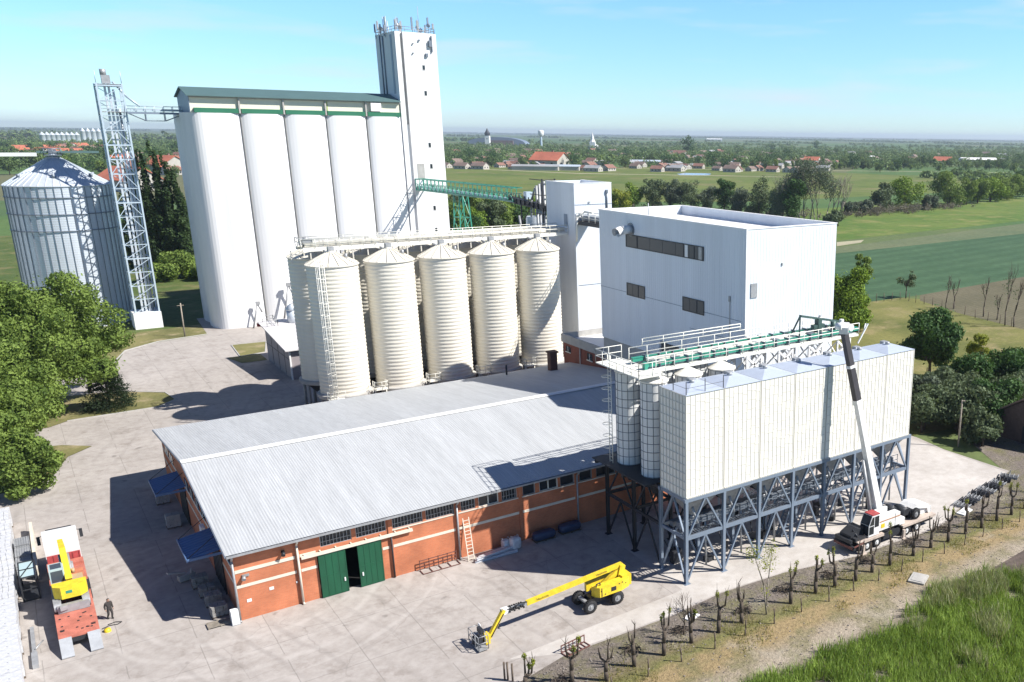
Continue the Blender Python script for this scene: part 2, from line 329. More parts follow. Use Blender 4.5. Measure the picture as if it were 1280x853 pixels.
D=26000
sheet('ground',[(-D,-D),(D,-D),(D,D),(-D,D)],-.03,far_m)
px=lambda *l:[gxy(a,b) for a,b in l]
# fields right of the works
sheet('pasture',[(150,420),(330,330),(900,330),(760,440),(700,560),(640,800),(380,900),(240,800)],-.022,groundmat('pasture_grass',field((.095,.15,.03),(.175,.205,.055),.012,fine=.12,c3=(.22,.205,.09))))
sheet('rough_strip',px((1040,310),(1480,254),(1480,272),(1040,317.5)),-.014,groundmat('young_crop',field((.125,.165,.085),(.165,.19,.10),.04,fine=.5)))
sheet('bright_meadow',px((1000,322),(1000,262),(1480,236),(1480,255),(1047,301)),-.018,groundmat('bright_meadow',field((.085,.165,.03),(.16,.215,.05),.03,fine=.25,c3=(.23,.24,.08))))
sheet('crop_field',px((1000,322),(1480,271),(1480,312),(1150,369),(1090,377),(1000,385)),-.010,groundmat('dark_crop',field((.062,.125,.062),(.08,.15,.075),.05,row=7.5,rowdir=(-.1,1,0),fine=.4,rowamt=.35)))
sheet('ploughed_field',px((1150,369),(1480,311),(1480,462),(1200,392),(1150,376)),-.006,groundmat('ploughed',field((.135,.125,.075),(.185,.165,.105),.1,row=1.1,rowdir=(-.2,1,0),fine=1.2)))
sheet('dry_meadow',[(77,-2),(77,52),(150,75),(158,62),(200,-30),(120,-30),(110,-8)],-.012,meadow_m)
sheet('works_lawn',[(-60,40),(-60,330),(170,330),(120,60),(77,52),(77,40)],-.020,groundmat('works_grass',field((.06,.11,.025),(.13,.16,.05),.05,fine=.8,c3=(.20,.185,.08))))
sheet('verge',[(-30,-19),(-30,-80),(120,-80),(120,-3),(84,-3),(76.2,-16)],-.008,verge_m)
sheet('ploughed_plot',[(53,-30.6),(130,-24),(160,-60),(62,-60)],-.004,groundmat('dark_plot',field((.11,.085,.075),(.17,.135,.115),.2,row=.9,rowdir=(.15,1,0),fine=2)))
# concrete yard and its paler apron
yard=[(-40,-60),(-40,40),(-12,43),(-10.1,44.7),(-7.9,52),(-5.4,54.7),(-8.2,57.2),(-14,59),(-14,66.5),(-7,68),(3.2,68.3),(5.6,71),(5,75.8),(-.5,80.5),(-7,82),(-9,96),(1.8,101.5),(3.5,109),(9,113.5),(17,115.2),(18,133),(70,133),(77,100),(77,-3)]+px((1180,562),(1262,589),(1215,622),(1174,659.7),(1119,678),(1072,695.5),(980,716),(900,742),(840,770))+[(17.5,-19.6),(8,-22),(2,-60)]
sheet('concrete_yard',yard,.0,yard_m)
sheet('concrete_apron',[(14,-17.6),(30,-16.9),(30.6,-3),(60,-3),(60,10),(76.8,10)]+px((1150,552),(1180,563.5),(1258,590),(1212,622),(1172,659),(1117,677.3),(1070,695),(978,715.5),(898,741.5),(838,769.3))+[(17.6,-19.4)],.006,apron_m)
sheet('grass_island',[(-9,66.2),(-7,68),(3.2,68.3),(5.6,71),(5,75.8),(-.5,80.5),(-7,82),(-16,80),(-18,66)],.05,lawn_m)
sheet('grass_patch',[(18.7,103.3),(24.2,102.8),(22.2,94.2),(18.1,93.2)],.05,lawn_m)
sheet('grass_patch',[(16.2,93.5),(21.2,93.5),(21.2,88.2),(17.4,88.2)],.05,lawn_m)
sheet('grass_corner',[(-5.4,54.7),(-8.2,57.2),(-14,59),(-14,46),(-10.1,44.7),(-7.9,52)],.05,lawn_m)
sheet('grass_strip',[(1.5,102),(3.5,109),(9,113.8),(17,115.6),(17.5,126),(5,124),(-8,104)],.04,lawn_m)
kb=MB()
for pl in ([(-7,68),(3.2,68.3),(5.6,71),(5,75.8),(-.5,80.5)],[(18.7,103.3),(24.2,102.8),(22.2,94.2),(18.1,93.2),(18.7,103.3)],[(1.5,102),(3.5,109),(9,113.8),(17,115.6)]):
    for a,b in zip(pl[:-1],pl[1:]): kb.bar((a[0],a[1],.05),(b[0],b[1],.05),.16,.13)
tag(kb.build('kerb',concrete),kind='structure')
sheet('pond',px((846,217.6),(855,216.4),(889,217.0),(887,219.2),(850,219.0)),-.012,mat('pond_water',(.30,.40,.52),.2))
sheet('river',[(700,455),(1500,250),(1500,275),(760,462)],-.012,MATS['pond_water'])
sheet('farm_track',[(355,880),(420,690),(560,560),(562,566),(425,700),(361,882)],-.014,mat('track_dust',(.36,.33,.22),.9,var=.1,vscale=.1))
sheet('village_road',[(520,800),(950,480),(1300,330),(1300,337),(952,488),(524,806)],-.014,MATS['track_dust'])
sheet('sandy_bank',px((1046,303),(1080,300),(1076,303.5),(1046,308)),-.002,MATS['track_dust'])

# ================================================================== BRICK WAREHOUSE
WL=49.2; WD=36.3
wh=thing('brick_warehouse',(0,0,0),'long orange brick warehouse with low pitched pale sheet roof and green sliding doors','warehouse')
b=MB()
b.box(0,5.9,0,.35,0,4.38); b.box(11.0,WL,0,.35,0,4.38); b.box(5.9,11.0,0,.35,3.85,4.38)
wins=[(6.26,8.70),(9.05,11.5),(12.03,14.62),(14.9,17.47),(18.05,19.39),(19.7,21.61),(21.92,23.42),(24.0,25.28),(25.7,27.62),(27.87,29.41),(29.94,31.35),(31.8,34.0),(34.5,36.9),(37.4,39.6),(40.1,42.5),(43,45.4),(45.9,47.6)]
edges=[0]+[e for w in wins for e in w]+[WL]
for i in range(0,len(edges),2): b.box(edges[i],edges[i+1],0,.35,4.38,5.46)
b.box(0,WL,0,.35,5.46,5.80)
def gable(z0=0): return [(0.35,z0),(WD,z0),(WD,5.75),(17.03,7.95),(.35,5.78)]
# west gable with window openings near its top kept solid; doors are leaves set on it
b.extr(gable(),'x',0,.35); b.extr(gable(),'x',WL-.35,WL); b.box(.35,WL-.35,WD-.35,WD,0,5.72)
for x in (4.47,11.79,17.59,23.7,29.57,36,42): b.box(x-.16,x+.16,-.10,0,0,5.75)
b.build('wall',brick,wh)
b=MB(); b.box(.35,WL-.35,.35,WD-.35,.012,.02); b.build('floor',interior,wh)
b=MB()
for z,h,d in ((3.98,.26,.05),(2.72,.24,.03)):
    b.box(0,4.30,-d,0,z,z+h); b.box(4.64,5.85,-d,0,z,z+h)
    if z<3:
        b.box(11.05,11.62,-d,0,z,z+h); b.box(11.96,17.42,-d,0,z,z+h); b.box(17.76,23.53,-d,0,z,z+h); b.box(23.87,29.4,-d,0,z,z+h); b.box(29.75,35.8,-d,0,z,z+h); b.box(36.2,WL,-d,0,z,z+h)
    b.box(-.03,0,.2,WD-.3,z,z+h)
b.box(11.97,17.40,-.06,0,4.27,4.37); b.box(17.77,23.52,-.06,0,4.27,4.37); b.box(23.88,29.38,-.06,0,4.27,4.37); b.box(29.76,WL,-.06,0,4.27,4.37)
b.build('concrete_band',palestone,wh)
for i,(x0,x1) in enumerate(wins):
    w=MB(); w.box(x0,x1,.20,.23,4.38,5.46); wo=w.build('window',glass,wh)
    f=MB(); f.box(x0,x0+.06,.05,.2,4.38,5.46); f.box(x1-.06,x1,.05,.2,4.38,5.46); f.box(x0+.06,x1-.06,.05,.2,5.40,5.46); f.box(x0+.06,x1-.06,.05,.2,4.38,4.43)
    if i in (5,8): f.box((x0+x1)/2-.04,(x0+x1)/2+.04,.08,.2,4.43,5.40); f.build('frame',rail,wo)
    elif i in (0,1,2,3,4,6):
        x=x0+.22
        while x<x1-.15: f.box(x-.018,x+.018,.05,.08,4.43,5.40); x+=.27
        f.box(x0+.06,x1-.06,.04,.05,4.78,4.82); f.build('grille',greymetal,wo)
    else: f.build('frame',greymetal,wo)
# sliding doors and rail
for x0,x1 in ((5.93,8.03),(8.97,10.93)):
    d=MB(); d.box(x0,x1,-.20,-.13,.05,3.86)
    for k in range(5): xx=x0+.05+(x1-x0-.1)*k/4; d.box(xx-.03,xx+.03,-.222,-.2,.05,3.86)
    for z in (.08,1.9,3.8): d.box(x0,x1,-.215,-.2,z-.04,z+.04)
    do=d.build('sliding_door',greendoor,wh)
    h=MB(); hx_=x1-.25 if x0<7 else x0+.25; h.box(hx_-.05,hx_+.05,-.29,-.223,1.05,1.35); h.build('handle',whitetruck,do)
d=MB(); d.box(5.95,8.1,-.12,-.02,3.88,4.0); d.bar((4.7,-.18,4.02),(13.6,-.18,4.02),.12,.18); d.bar((4.7,-.30,3.96),(13.6,-.30,3.96),.05,.16); 
for k in range(8): d.box(4.9+k*1.2,5.0+k*1.2,-.24,0,4.11,4.2)
d.build('door_rail',palestone,wh)
# roof: corrugated sheets as real waves
def corr(y0,z0,y1,z1,x0,x1,per=.22,amp=.009):
    mb=MB(); n=int((x1-x0)/per*2); vs=[]
    dy,dz=y1-y0,z1-z0; L=math.hypot(dy,dz); ny,nz=-dz/L,dy/L
    if nz<0: ny,nz=-ny,-nz
    for i in range(n+1):
        x=x0+(x1-x0)*i/n; a=amp if i%2 else -amp
        vs+= [(x,y0+ny*a,z0+nz*a),(x,y1+ny*a,z1+nz*a)]
    mb.add(vs,[(2*i,2*i+2,2*i+3,2*i+1) for i in range(n)]); return mb
r=corr(-.69,5.90,17.03,8.17,-.55,WL+.15); rb=corr(17.03,8.17,36.95,5.90,-.55,WL+.15); r.add(rb.v,rb.f); ro=r.build('roof',roofsheet,wh)
b=MB(); b.extr([(16.55,8.175),(17.03,8.235),(17.5,8.175),(17.5,8.215),(17.03,8.275),(16.55,8.215)],'x',-.58,WL+.152); b.build('ridge_cap',white,ro)
b=MB(); b.extr([(-.69,5.86),(-.69,5.72),(17.03,7.99),(36.95,5.72),(36.95,5.86),(17.03,8.13)],'x',-.60,-.50); b.extr([(-.60,5.80),(-.60,5.72),(17.03,7.97),(36.85,5.70),(36.85,5.80),(17.03,8.09)],'x',-.49,WL+.12); b.build('fascia',steelgrey,ro)
for gy in (-.78,37.03): b=MB(); b.bar((-.5,gy,5.78),(WL,gy,5.78),.16,.14); b.build('gutter',greymetal,wh)
for x in (-.12,4.47,17.59,29.57,42.0):
    b=MB(); b.path([(x,-.76,5.72),(x,-.22,5.2),(x,-.22,.15),(x,-.40,.05)],.085,8); b.build('downpipe',palestone if x in(4.47,) else greymetal,wh)
b=MB(); b.path([(11.79,-.2,3.8),(11.79,-.2,.05)],.06,8); b.build('downpipe',darksteel,wh)
# wall lamps, plates
b=MB(); b.box(.45,.95,-.10,-.0,3.60,3.78); b.tube((.55,-.10,3.66),(.5,-.4,3.5),.13,.16,10); b.build('wall_lamp',greymetal,wh)
b=MB(); b.box(3.35,3.6,-.22,0,4.78,4.95); b.tube((3.5,-.2,4.86),(3.4,-.5,4.72),.12,.16,10); b.build('wall_lamp',darksteel,wh)
for x,z in ((2.2,1.9),(.55,1.4)): b=MB(); b.box(x,x+.32,-.03,0,z,z+.24); b.build('wall_plate',white,wh)
b=MB(); b.box(4.15,4.27,-.05,0,1.9,2.05); b.build('wall_plate',white,wh)
# west gable doors, windows
for y0,y1 in ((5.2,9.4),(22.2,26.2)):
    d=MB(); d.box(-.09,0,y0,y1,.04,3.55)
    for k in range(6): yy=y0+(y1-y0)*k/5; d.box(-.12,-.09,yy-.03,yy+.03,.04,3.55)
    d.build('sliding_door',darksteel,wh)
for y0 in (1.2,11.5,14.2,17,19.6,28.5,31.5):
    w=MB(); w.box(-.05,0,y0,y0+1.9,4.30,5.2); wo=w.build('window',glass,wh)
    f=MB(); f.box(-.08,-.05,y0,y0+1.9,4.24,4.3); f.box(-.08,-.05,y0+.92,y0+.98,4.3,5.2); f.build('frame',rail,wo)
w=MB(); w.box(-.33,0,12.6,13.6,2.5,3.3); w.build('air_conditioner',white,wh)
# two blue awnings
for y0,y1 in ((4.9,9.9),(21.6,26.6)):
    mb=MB(); n=40; vs=[]
    for i in range(n+1):
        y=y0+(y1-y0)*i/n; a=.05 if (i//2)%2 else -.05
        vs+=[(-.02,y,4.25+a),(-2.45,y,3.85+a)]
    mb.add(vs,[(2*i,2*i+1,2*i+3,2*i+2) for i in range(n)]); mb.box(-2.49,-2.43,y0,y1,3.70,3.92); mb.box(-2.43,0,y0-.05,y0,3.78,4.0)
    aw=mb.build('awning',bluecanopy,wh)
    t=MB()
    for yy in (y0+.25,y1-.25): t.tube((-2.4,yy,3.92),(-.05,yy,5.55),.03,n=6)
    t.build('tie_rod',darksteel,aw)
# roof furniture at the far back slope
t=MB(); t.box(44.1,45.1,32.4,33.3,6.2,8.75); t.box(43.95,45.25,32.25,33.45,8.75,8.95); t.build('chimney',mat('rusty_brown',(.10,.045,.035),.8,var=.2,vscale=2),ro)
for x,y in ((47.2,18.5),(39.0,35.0),(45.8,17.4)):
    t=MB(); t.tube((x,y,6.0),(x,y,8.9 if y<20 else 7.5),.12,n=8); t.build('vent_pipe',darksteel,ro)
t=MB()
for k in range(4): t.box(38+k*.75,38.5+k*.75,25.5,30.2,7.21-.113*((25.5-17.03)),7.215-.1*((25.5-17.03)))
# ================================================================== FEED MILL BLOCK
MX0,MX1,MY0,MY1,MZ=49.45,62.4,-1.2,27.95,27.53; PB=11.2; T=.3
mill=thing('feed_mill',(MX0,MY0,0),'tall white sheet-clad mill block with strip window and sunken flat roof','mill building')
def ribbed(mb,p0,p1,z0,z1,nrm,per=.42,d=.016,w=.07):
    p0,p1=Vector(p0),Vector(p1); L=(p1-p0).length; u=(p1-p0)/L; n=int(L/per)
    for i in range(n):
        c=p0+u*(per*(i+.5)); a=c-u*w/2; e=c+u*w/2; o=Vector(nrm)*d
        mb.add([(a.x,a.y,z0),(e.x,e.y,z0),(e.x+o.x,e.y+o.y,z0),(a.x+o.x,a.y+o.y,z0),(a.x,a.y,z1),(e.x,e.y,z1),(e.x+o.x,e.y+o.y,z1),(a.x+o.x,a.y+o.y,z1)],[(2,3,7,6),(1,2,6,5),(3,0,4,7),(4,5,6,7)])
b=MB()
b.box(MX0,MX1,MY0,MY0+T,PB,MZ); b.box(MX0,MX0+T,MY0+T,MY1,PB,MZ); b.box(MX1-T,MX1,MY0+T,MY1,PB,MZ); b.box(MX0+T,MX1-T,MY1-T,MY1,PB,MZ)
ribbed(b,(MX0+.05,MY0,0),(MX1-.05,MY0,0),PB,MZ-.2,(0,-1,0)); ribbed(b,(MX0,MY0+.05,0),(MX0,MY1-.05,0),PB,MZ-.2,(-1,0,0))
b.build('wall',panelwhite,mill)
b=MB(); b.box(MX0-.06,MX1+.06,MY0-.06,MY0+T+.05,MZ,MZ+.09); b.box(MX0-.06,MX0+T+.05,MY0+T+.05,MY1+.06,MZ,MZ+.09); b.box(MX1-T-.05,MX1+.06,MY0+T+.05,MY1+.06,MZ,MZ+.09); b.box(MX0+T+.05,MX1-T-.05,MY1-T-.05,MY1+.06,MZ,MZ+.09)
b.box(MX0-.05,MX0+.12,MY0-.05,MY0-.03,PB,MZ); b.build('parapet_cap',white,mill)
b=MB(); b.box(MX0+T,MX1-T,MY0+T,MY1-T,MZ-1.25,MZ-1.10); b.build('roof_deck',white,mill)
b=MB(); b.box(MX0+.12,MX1-.12,MY0+.12,MY1-.12,8.35,PB); b.build('base_wall',concrete,mill)
b=MB(); b.box(MX0+.10,MX1-.10,MY0+.10,MY1-.10,0,8.35); b.build('brick_base',darkbrick,mill)
for y0,y1,z0,z1,mu in ((6.04,21.58,23.63,24.98,(7.7,9.7,19.2)),(17.75,21.58,17.7,19.06,(19.1,)),(5.95,9.82,17.62,19.02,(7.2,)),(10.74,14.1,11.7,12.9,(12.4,))):
    w=MB(); w.box(MX0-.05,MX0-.035,y0,y1,z0,z1); wo=w.build('window',paleglass,mill)
    f=MB(); f.box(MX0-.09,MX0-.05,y0-.09,y1+.09,z0-.1,z0); f.box(MX0-.09,MX0-.05,y0-.09,y1+.09,z1,z1+.1); f.box(MX0-.09,MX0-.05,y0-.09,y0,z0,z1); f.box(MX0-.09,MX0-.05,y1,y1+.09,z0,z1)
    for y in mu: f.box(MX0-.09,MX0-.05,y-.05,y+.05,z0,z1)
    k=y0+2.6
    while k<y1-1: f.box(MX0-.065,MX0-.05,k-.012,k+.012,z0,z1); k+=2.6
    f.build('frame',darksteel,wo)
w=MB(); w.box(MX0-.07,MX0-.05,8.9,9.45,23.63,24.98); w.build('pale_pane',white,mill)
w=MB(); w.box(MX0-.07,MX0-.05,6.3,6.9,23.63,24.98); w.build('slatted_pane',greymetal,mill)
w=MB(); w.box(50.1,50.95,MY0-.10,MY0-.03,20.45,21.95); w.build('louvre',greymetal,mill)
for (x,z) in ((52.7,15.9),(60.2,17.2),(54.3,23.5)): w=MB(); w.box(x,x+.2,MY0-.1,MY0-.03,z,z+.3); w.build('wall_box',greymetal,mill)
y,z=20.6,25.67
w=MB(); w.tube((MX0,y,z),(MX0-1.3,y,z),.52,n=18); w.tube((MX0-1.3,y,z),(MX0-1.95,y,z-.25),.52,.56,n=18,cap=False); wo=w.build('exhaust_duct',white,mill)
w=MB(); w.tube((MX0,y,z),(MX0-.08,y,z),.8,n=20); w.build('flange',galvdark,wo)
w=MB(); w.tube((MX0-.2,y+.75,z-.1),(MX0-1.9,y+.8,z-.3),.36,.42,n=14); w.build('exhaust_duct',galvdark,mill)
w=MB(); w.path([(MX0-.2,14.4,11.3),(MX0-.2,14.4,12.95),(MX0-.2,14.1,13.2)],.12,8); w.build('vent_pipe',white,mill)
w=MB(); w.tube((MX0+1.3,18.7,MZ-1.1),(MX0+1.3,18.7,MZ+1.35),.06,n=6); w.build('roof_mast',greymetal,mill)
w=MB(); w.box(MX0-.12,MX0-.03,1.25,1.5,19.75,20.35); w.box(MX0-.05,MX0-.03,1.3,1.4,16,19.75); w.build('wall_box',greymetal,mill)
w=MB(); w.box(MX0-.045,MX0-.03,-.6,27.9,17.9,17.95); w.build('panel_seam',steelgrey,mill)
w=MB(); w.box(MX0-.045,MX0-.03,-.6,8.6,15.65,15.7); w.build('panel_seam',steelgrey,mill)
# red-brick annex behind the mill
an=thing('brick_annex',(49.4,28,0),'low dark red brick annex with grey parapet at the far end of the warehouse roof','annex')
b=MB(); b.box(49.5,62,28.0,38.75,0,8.55); b.build('wall',darkbrick,an)
b=MB(); b.box(49.25,49.5,28.0,38.95,8.55,9.68); b.box(49.5,62,38.75,38.95,8.55,9.68); b.build('parapet',concrete,an)
b=MB(); b.box(49.5,62,28.0,38.75,8.7,8.85); b.build('roof',white,an)
for y,z0,z1 in ((36.7,7.3,8.1),(30.8,7.25,8.15)):
    w=MB(); w.box(49.44,49.5,y,y+1.3,z0,z1); wo=w.build('window',glass,an); f=MB(); f.box(49.38,49.44,y-.1,y+1.4,z0-.12,z0); f.box(49.39,49.44,y+.6,y+.7,z0,z1); f.build('frame',rail,wo)
w=MB(); w.tube((49.35,33.9,0),(49.35,33.9,8.5),.08,n=8); w.build('downpipe',palestone,an)
# white shaft tower
sh=thing('shaft_tower',(57,47.75,0),'narrow white sheet-clad shaft tower at the right end of the silo gantry','tower')
SX0,SX1,SY0,SY1,SZ=57.0,63.4,47.72,56.5,29.6
b=MB(); b.box(SX0,SX1,SY0,SY0+T,0,SZ); b.box(SX0,SX0+T,SY0+T,SY1,0,SZ); b.box(SX1-T,SX1,SY0+T,SY1,0,SZ); b.box(SX0+T,SX1-T,SY1-T,SY1,0,SZ); b.box(SX0+T,SX1-T,SY0+T,SY1-T,27.6,27.8)
ribbed(b,(SX0,SY0+.05,0),(SX0,SY1-.05,0),.5,SZ-.1,(-1,0,0)); ribbed(b,(SX0+.05,SY0,0),(SX1-.05,SY0,0),.5,SZ-.1,(0,-1,0)); b.build('wall',panelwhite,sh)
b=MB(); b.box(SX0-.04,SX1+.04,SY0-.04,SY0+T+.03,SZ,SZ+.08); b.box(SX0-.04,SX0+T,SY0+T+.03,SY1+.04,SZ,SZ+.08); b.box(SX1-T,SX1+.04,SY0+T+.03,SY1+.04,SZ,SZ+.08); b.build('parapet_cap',white,sh)
for z,dx in ((26.5,.05),(14.5,.3)): b=MB(); b.box(SX0+dx,SX1,SY0-.06,SY0-.031,z,z+.06); b.build('panel_seam',steelgrey,sh)
b=MB(); b.tube((62.5,SY0-.12,25.9),(62.5,SY0-.12,28.2),.12,n=8); b.box(62.35,62.65,SY0-.3,SY0-.03,28.1,28.6); b.build('wall_pipe',galvdark,sh)
b=MB(); b.box(59.3,59.6,SY0-.12,SY0-.03,26.7,26.95); b.build('wall_box',greymetal,sh)
b=MB(); b.box(SX0-.1,SX0-.031,50.0,50.9,23.2,25.0); b.build('door',steelgrey,sh)
# link bridge between shaft and mill
lk=thing('link_bridge',(58,47,24),'steel link bridge with railing and pipe between the shaft tower and the mill block','bridge')
b=MB(); b.box(57.2,59.4,27.98,47.68,24.1,24.25); b.bar((57.2,27.98,23.9),(57.2,47.68,23.9),.16,.4); b.bar((59.4,27.98,23.9),(59.4,47.68,23.9),.16,.4)
for k in range(11): y=28.5+k*1.9; b.bar((57.2,y,23.95),(59.4,y,23.95),.12,.2)
b.build('deck',darksteel,lk)
b=MB(); railing(b,[(57.25,47.6,24.25),(57.25,28,24.25)],1.1,.05); railing(b,[(59.35,47.6,24.25),(59.35,28,24.25)],1.1,.05); b.build('railing',rail,lk)
b=MB(); b.path([(56.95,47.3,21.2),(56.85,46.8,24.9),(57.9,46.4,25.6),(57.9,44,25.6)],.15,8); b.build('pipe',rail,lk)
b=MB(); b.box(57.9,58.7,28.2,47.5,24.4,25.0); b.build('conveyor',galvdark,lk)
# ================================================================== CREAM CORRUGATED SILOS
def cream_silo(name,label,group):
    t=thing(name,(0,0,0),label,'silo',group)
    b=MB(); prof=[]; n=33; z0,z1=4.25,20.6
    for i in range(n*6+1):
        f=i/(n*6); a=math.cos(2*PI*i/6); prof.append((3.03+.03*a,z0+(z1-z0)*f))
    b.lathe(prof,0,0,48); b.build('body',cream,t)
    b=MB(); b.lathe([(3.17,20.55),(3.19,20.66),(3.0,20.72),(.55,22.05),(.5,22.25),(0,22.3)],0,0,48,smooth=False)
    for k in range(16):
        a=2*PI*k/16; b.bar((3.1*math.cos(a),3.1*math.sin(a),20.74),(.55*math.cos(a),.55*math.sin(a),22.1),.06,.09)
    ro=b.build('roof',cream,t)
    b=MB(); b.box(-.35,.35,-.35,.35,22.2,22.75); b.build('inlet_box',greymetal,ro); b=MB(); b.tube((1.5,-.9,21.2),(1.5,-.9,21.9),.2,n=8); b.build('vent',greymetal,ro)
    b=MB(); b.lathe([(2.4,3.7),(3.35,3.7),(3.42,3.8),(3.42,4.15),(3.05,4.28)],0,0,48,smooth=False); b.build('base_ring',concrete,t)
    b=MB()
    for k in range(8):
        a=2*PI*(k+.5)/8; b.tube((2.9*math.cos(a),2.9*math.sin(a),0),(2.9*math.cos(a),2.9*math.sin(a),3.7),.2,n=8)
    b.build('support_leg',concrete,t)
    b=MB(); b.lathe([(2.9,3.75),(.35,1.0),(.35,.6)],0,0,24); b.build('hopper',darksteel,t)
    return t
SX=[21.98+7.07*i for i in range(5)]
FL=['cream corrugated silo at the left end of the front row, with the caged ladder','cream corrugated silo just right of the laddered silo in the front row','cream corrugated silo in the middle of the front row of five','cream corrugated silo second from the shaft tower in the front row','cream corrugated silo at the right end of the front row, beside the white shaft tower']
RL=['cream corrugated silo in the back row, standing out left of the laddered silo','back-row cream silo, its cone showing just right of the laddered silo','back-row cream silo, its cone showing behind the middle of the front row','cream corrugated silo in the back row, its cone showing second from the right end','back-row cream silo at the right end, its cone showing before the shaft tower']
proto=None
for i,x in enumerate(SX):
    for y,LB in ((46.88,FL),(55.7,RL)):
        if proto is None: proto=cream_silo('cream_silo',LB[i],'cream corrugated silos'); proto.location=(x,y,0)
        else: dup(proto,(x,y,0),LB[i])
ld=thing('silo_ladder',(20.9,43.4,0),'pale caged ladder climbing the leftmost cream silo of the front row','ladder')
b=MB(); lx,ly=SX[0]-2.0,46.88-2.75
for dx in (-.3,.3): b.tube((lx+dx*.8,ly-dx*.6,.2),(lx+dx*.8,ly-dx*.6,21.6),.05,n=6)
z=.5
while z<21.4: b.tube((lx-.24,ly+.18,z),(lx+.24,ly-.18,z),.03,n=5); z+=.4
b.build('ladder_rail',rail,ld)
b=MB(); z=2.8
while z<22: b.lathe([(.5,z-.04),(.5,z+.04)],lx-.28,ly-.34,12); z+=1.5
for k in range(5): a=PI*(1.0+.16*k); 
for a in (3.2,3.8,4.4,5.0): b.tube((lx-.28+.5*math.cos(a),ly-.34+.5*math.sin(a),2.8),(lx-.28+.5*math.cos(a),ly-.34+.5*math.sin(a),21.8),.03,n=5)
b.build('cage',rail,ld)
b=MB(); b.box(lx-1.0,lx+.9,ly-1.1,ly+.1,4.0,4.08); railing(b,[(lx-1,ly,4.08),(lx-1,ly-1.1,4.08),(lx+.9,ly-1.1,4.08)],1,.03)
b.build('landing',rail,ld)
for i in range(4):     # small inspection platforms between the silo feet
    x=(SX[i]+SX[i+1])/2
    b=MB(); b.box(-.8,.8,-.6,.6,0,.08); railing(b,[(-.8,.6,.08),(-.8,-.6,.08),(.8,-.6,.08),(.8,.6,.08)],1.0,.04,step=.8)
    for sx in (-.7,.7): b.tube((sx,0,-4.4),(sx,0,0),.06,n=6)
    solo(b,'silo_platform',rail,(x,43.9,4.4),['small railed platform between the laddered cream silo and its right neighbour','small railed platform between the second and the middle cream silo','small railed platform between the middle and the fourth cream silo','small railed platform left of the cream silo next to the shaft tower'][i],'platform','platforms between the silo feet')
# ---- gantry over the silos
gt=thing('silo_gantry',(20.5,51.3,21.5),'long pale walkway with conveyors running over the tops of the cream silos','walkway')
gx0,gx1=19.5,56.9
b=MB(); b.box(gx0,gx1,49.9,50.7,22.3,22.4); b.box(gx0,gx1,52.6,53.3,22.3,22.4); b.bar((gx0,49.85,22.1),(gx1,49.85,22.1),.12,.35); b.bar((gx0,53.35,22.1),(gx1,53.35,22.1),.12,.35)
x=gx0+.6
while x<gx1: b.bar((x,49.9,22.15),(x,53.3,22.15),.12,.2); x+=1.77
b.build('deck',rail,gt)
b=MB()
for x in SX:
    for y in (50.0,53.2):
        for dx in (-1.6,1.6): b.bar((x+dx,y,21.0),(x+dx,y,22.0),.14)
    b.bar((x-3.5,51.6,20.4),(x-3.5,51.6,22.0),.2)
for x in [s+3.53 for s in SX[:4]]+[SX[4]+3.3]: b.bar((x,49.9,0),(x,49.9,22.0),.16); b.bar((x,53.3,0),(x,53.3,22),.16)
b.build('support',creamdark,gt)
b=MB(); railing(b,[(gx0,49.8,22.4),(gx1,49.8,22.4)],1.05,.05,1.5); railing(b,[(gx0,53.4,22.4),(gx1,53.4,22.4)],1.05,.05,1.5); railing(b,[(gx0,49.8,22.4),(gx0,53.4,22.4)],1.05,.05,1.2); railing(b,[(gx0,50.75,22.4),(gx1-4,50.75,22.4)],1.05,.045,1.5)
b.build('railing',rail,gt)
b=MB(); b.box(gx0+.5,gx1+.5,51.0,51.6,22.45,23.0); b.box(gx0+3,gx1+.5,51.9,52.45,22.45,22.95)
x=gx0+.5
while x<gx1: b.box(x,x+.1,50.96,51.64,22.43,23.04); b.box(x+.7,x+.8,51.86,52.49,22.43,22.99); x+=1.9
b.build('conveyor',cream,gt)
b=MB()
for x in (20.3,): b.tube((x,51.3,23.0),(x,51.3,23.6),.35,n=10); b.box(x-.8,x+.8,50.9,51.7,22.98,23.3)
for x in SX: b.box(x-.25,x+.25,50.95,51.65,22.05,22.5); b.tube((x,51.3,22.2),(x,47.6,21.6),.16,n=8); b.tube((x,52.2,22.2),(x,55.0,21.6),.16,n=8)
b.build('drive_unit',greymetal,gt)
# ================================================================== CONCRETE GRAIN ELEVATOR
ge=thing('grain_elevator',(38,125,0),'huge whitewashed concrete grain elevator with rounded cells, green-roofed gallery and tall antenna tower','grain elevator')
seams=[20.4,28.0,35.5,43.0,50.6,57.5]
def arc(p,q,bul,n=10):
    p,q=Vector(p),Vector(q); L=(q-p).length; u=(q-p)/L; nn=Vector((u.y,-u.x)); out=[]
    for i in range(n):
        t=i/n; s_=(2*t-1); out.append(tuple(p.lerp(q,t)+nn*bul*math.sqrt(max(0,1-.72*s_*s_) )-nn*bul*math.sqrt(.28)))
    return out
poly=[]
for j in (1,0): poly+=arc((19.6,120.4+6.6*(j+1)),(19.6,120.4+6.6*j),1.1)
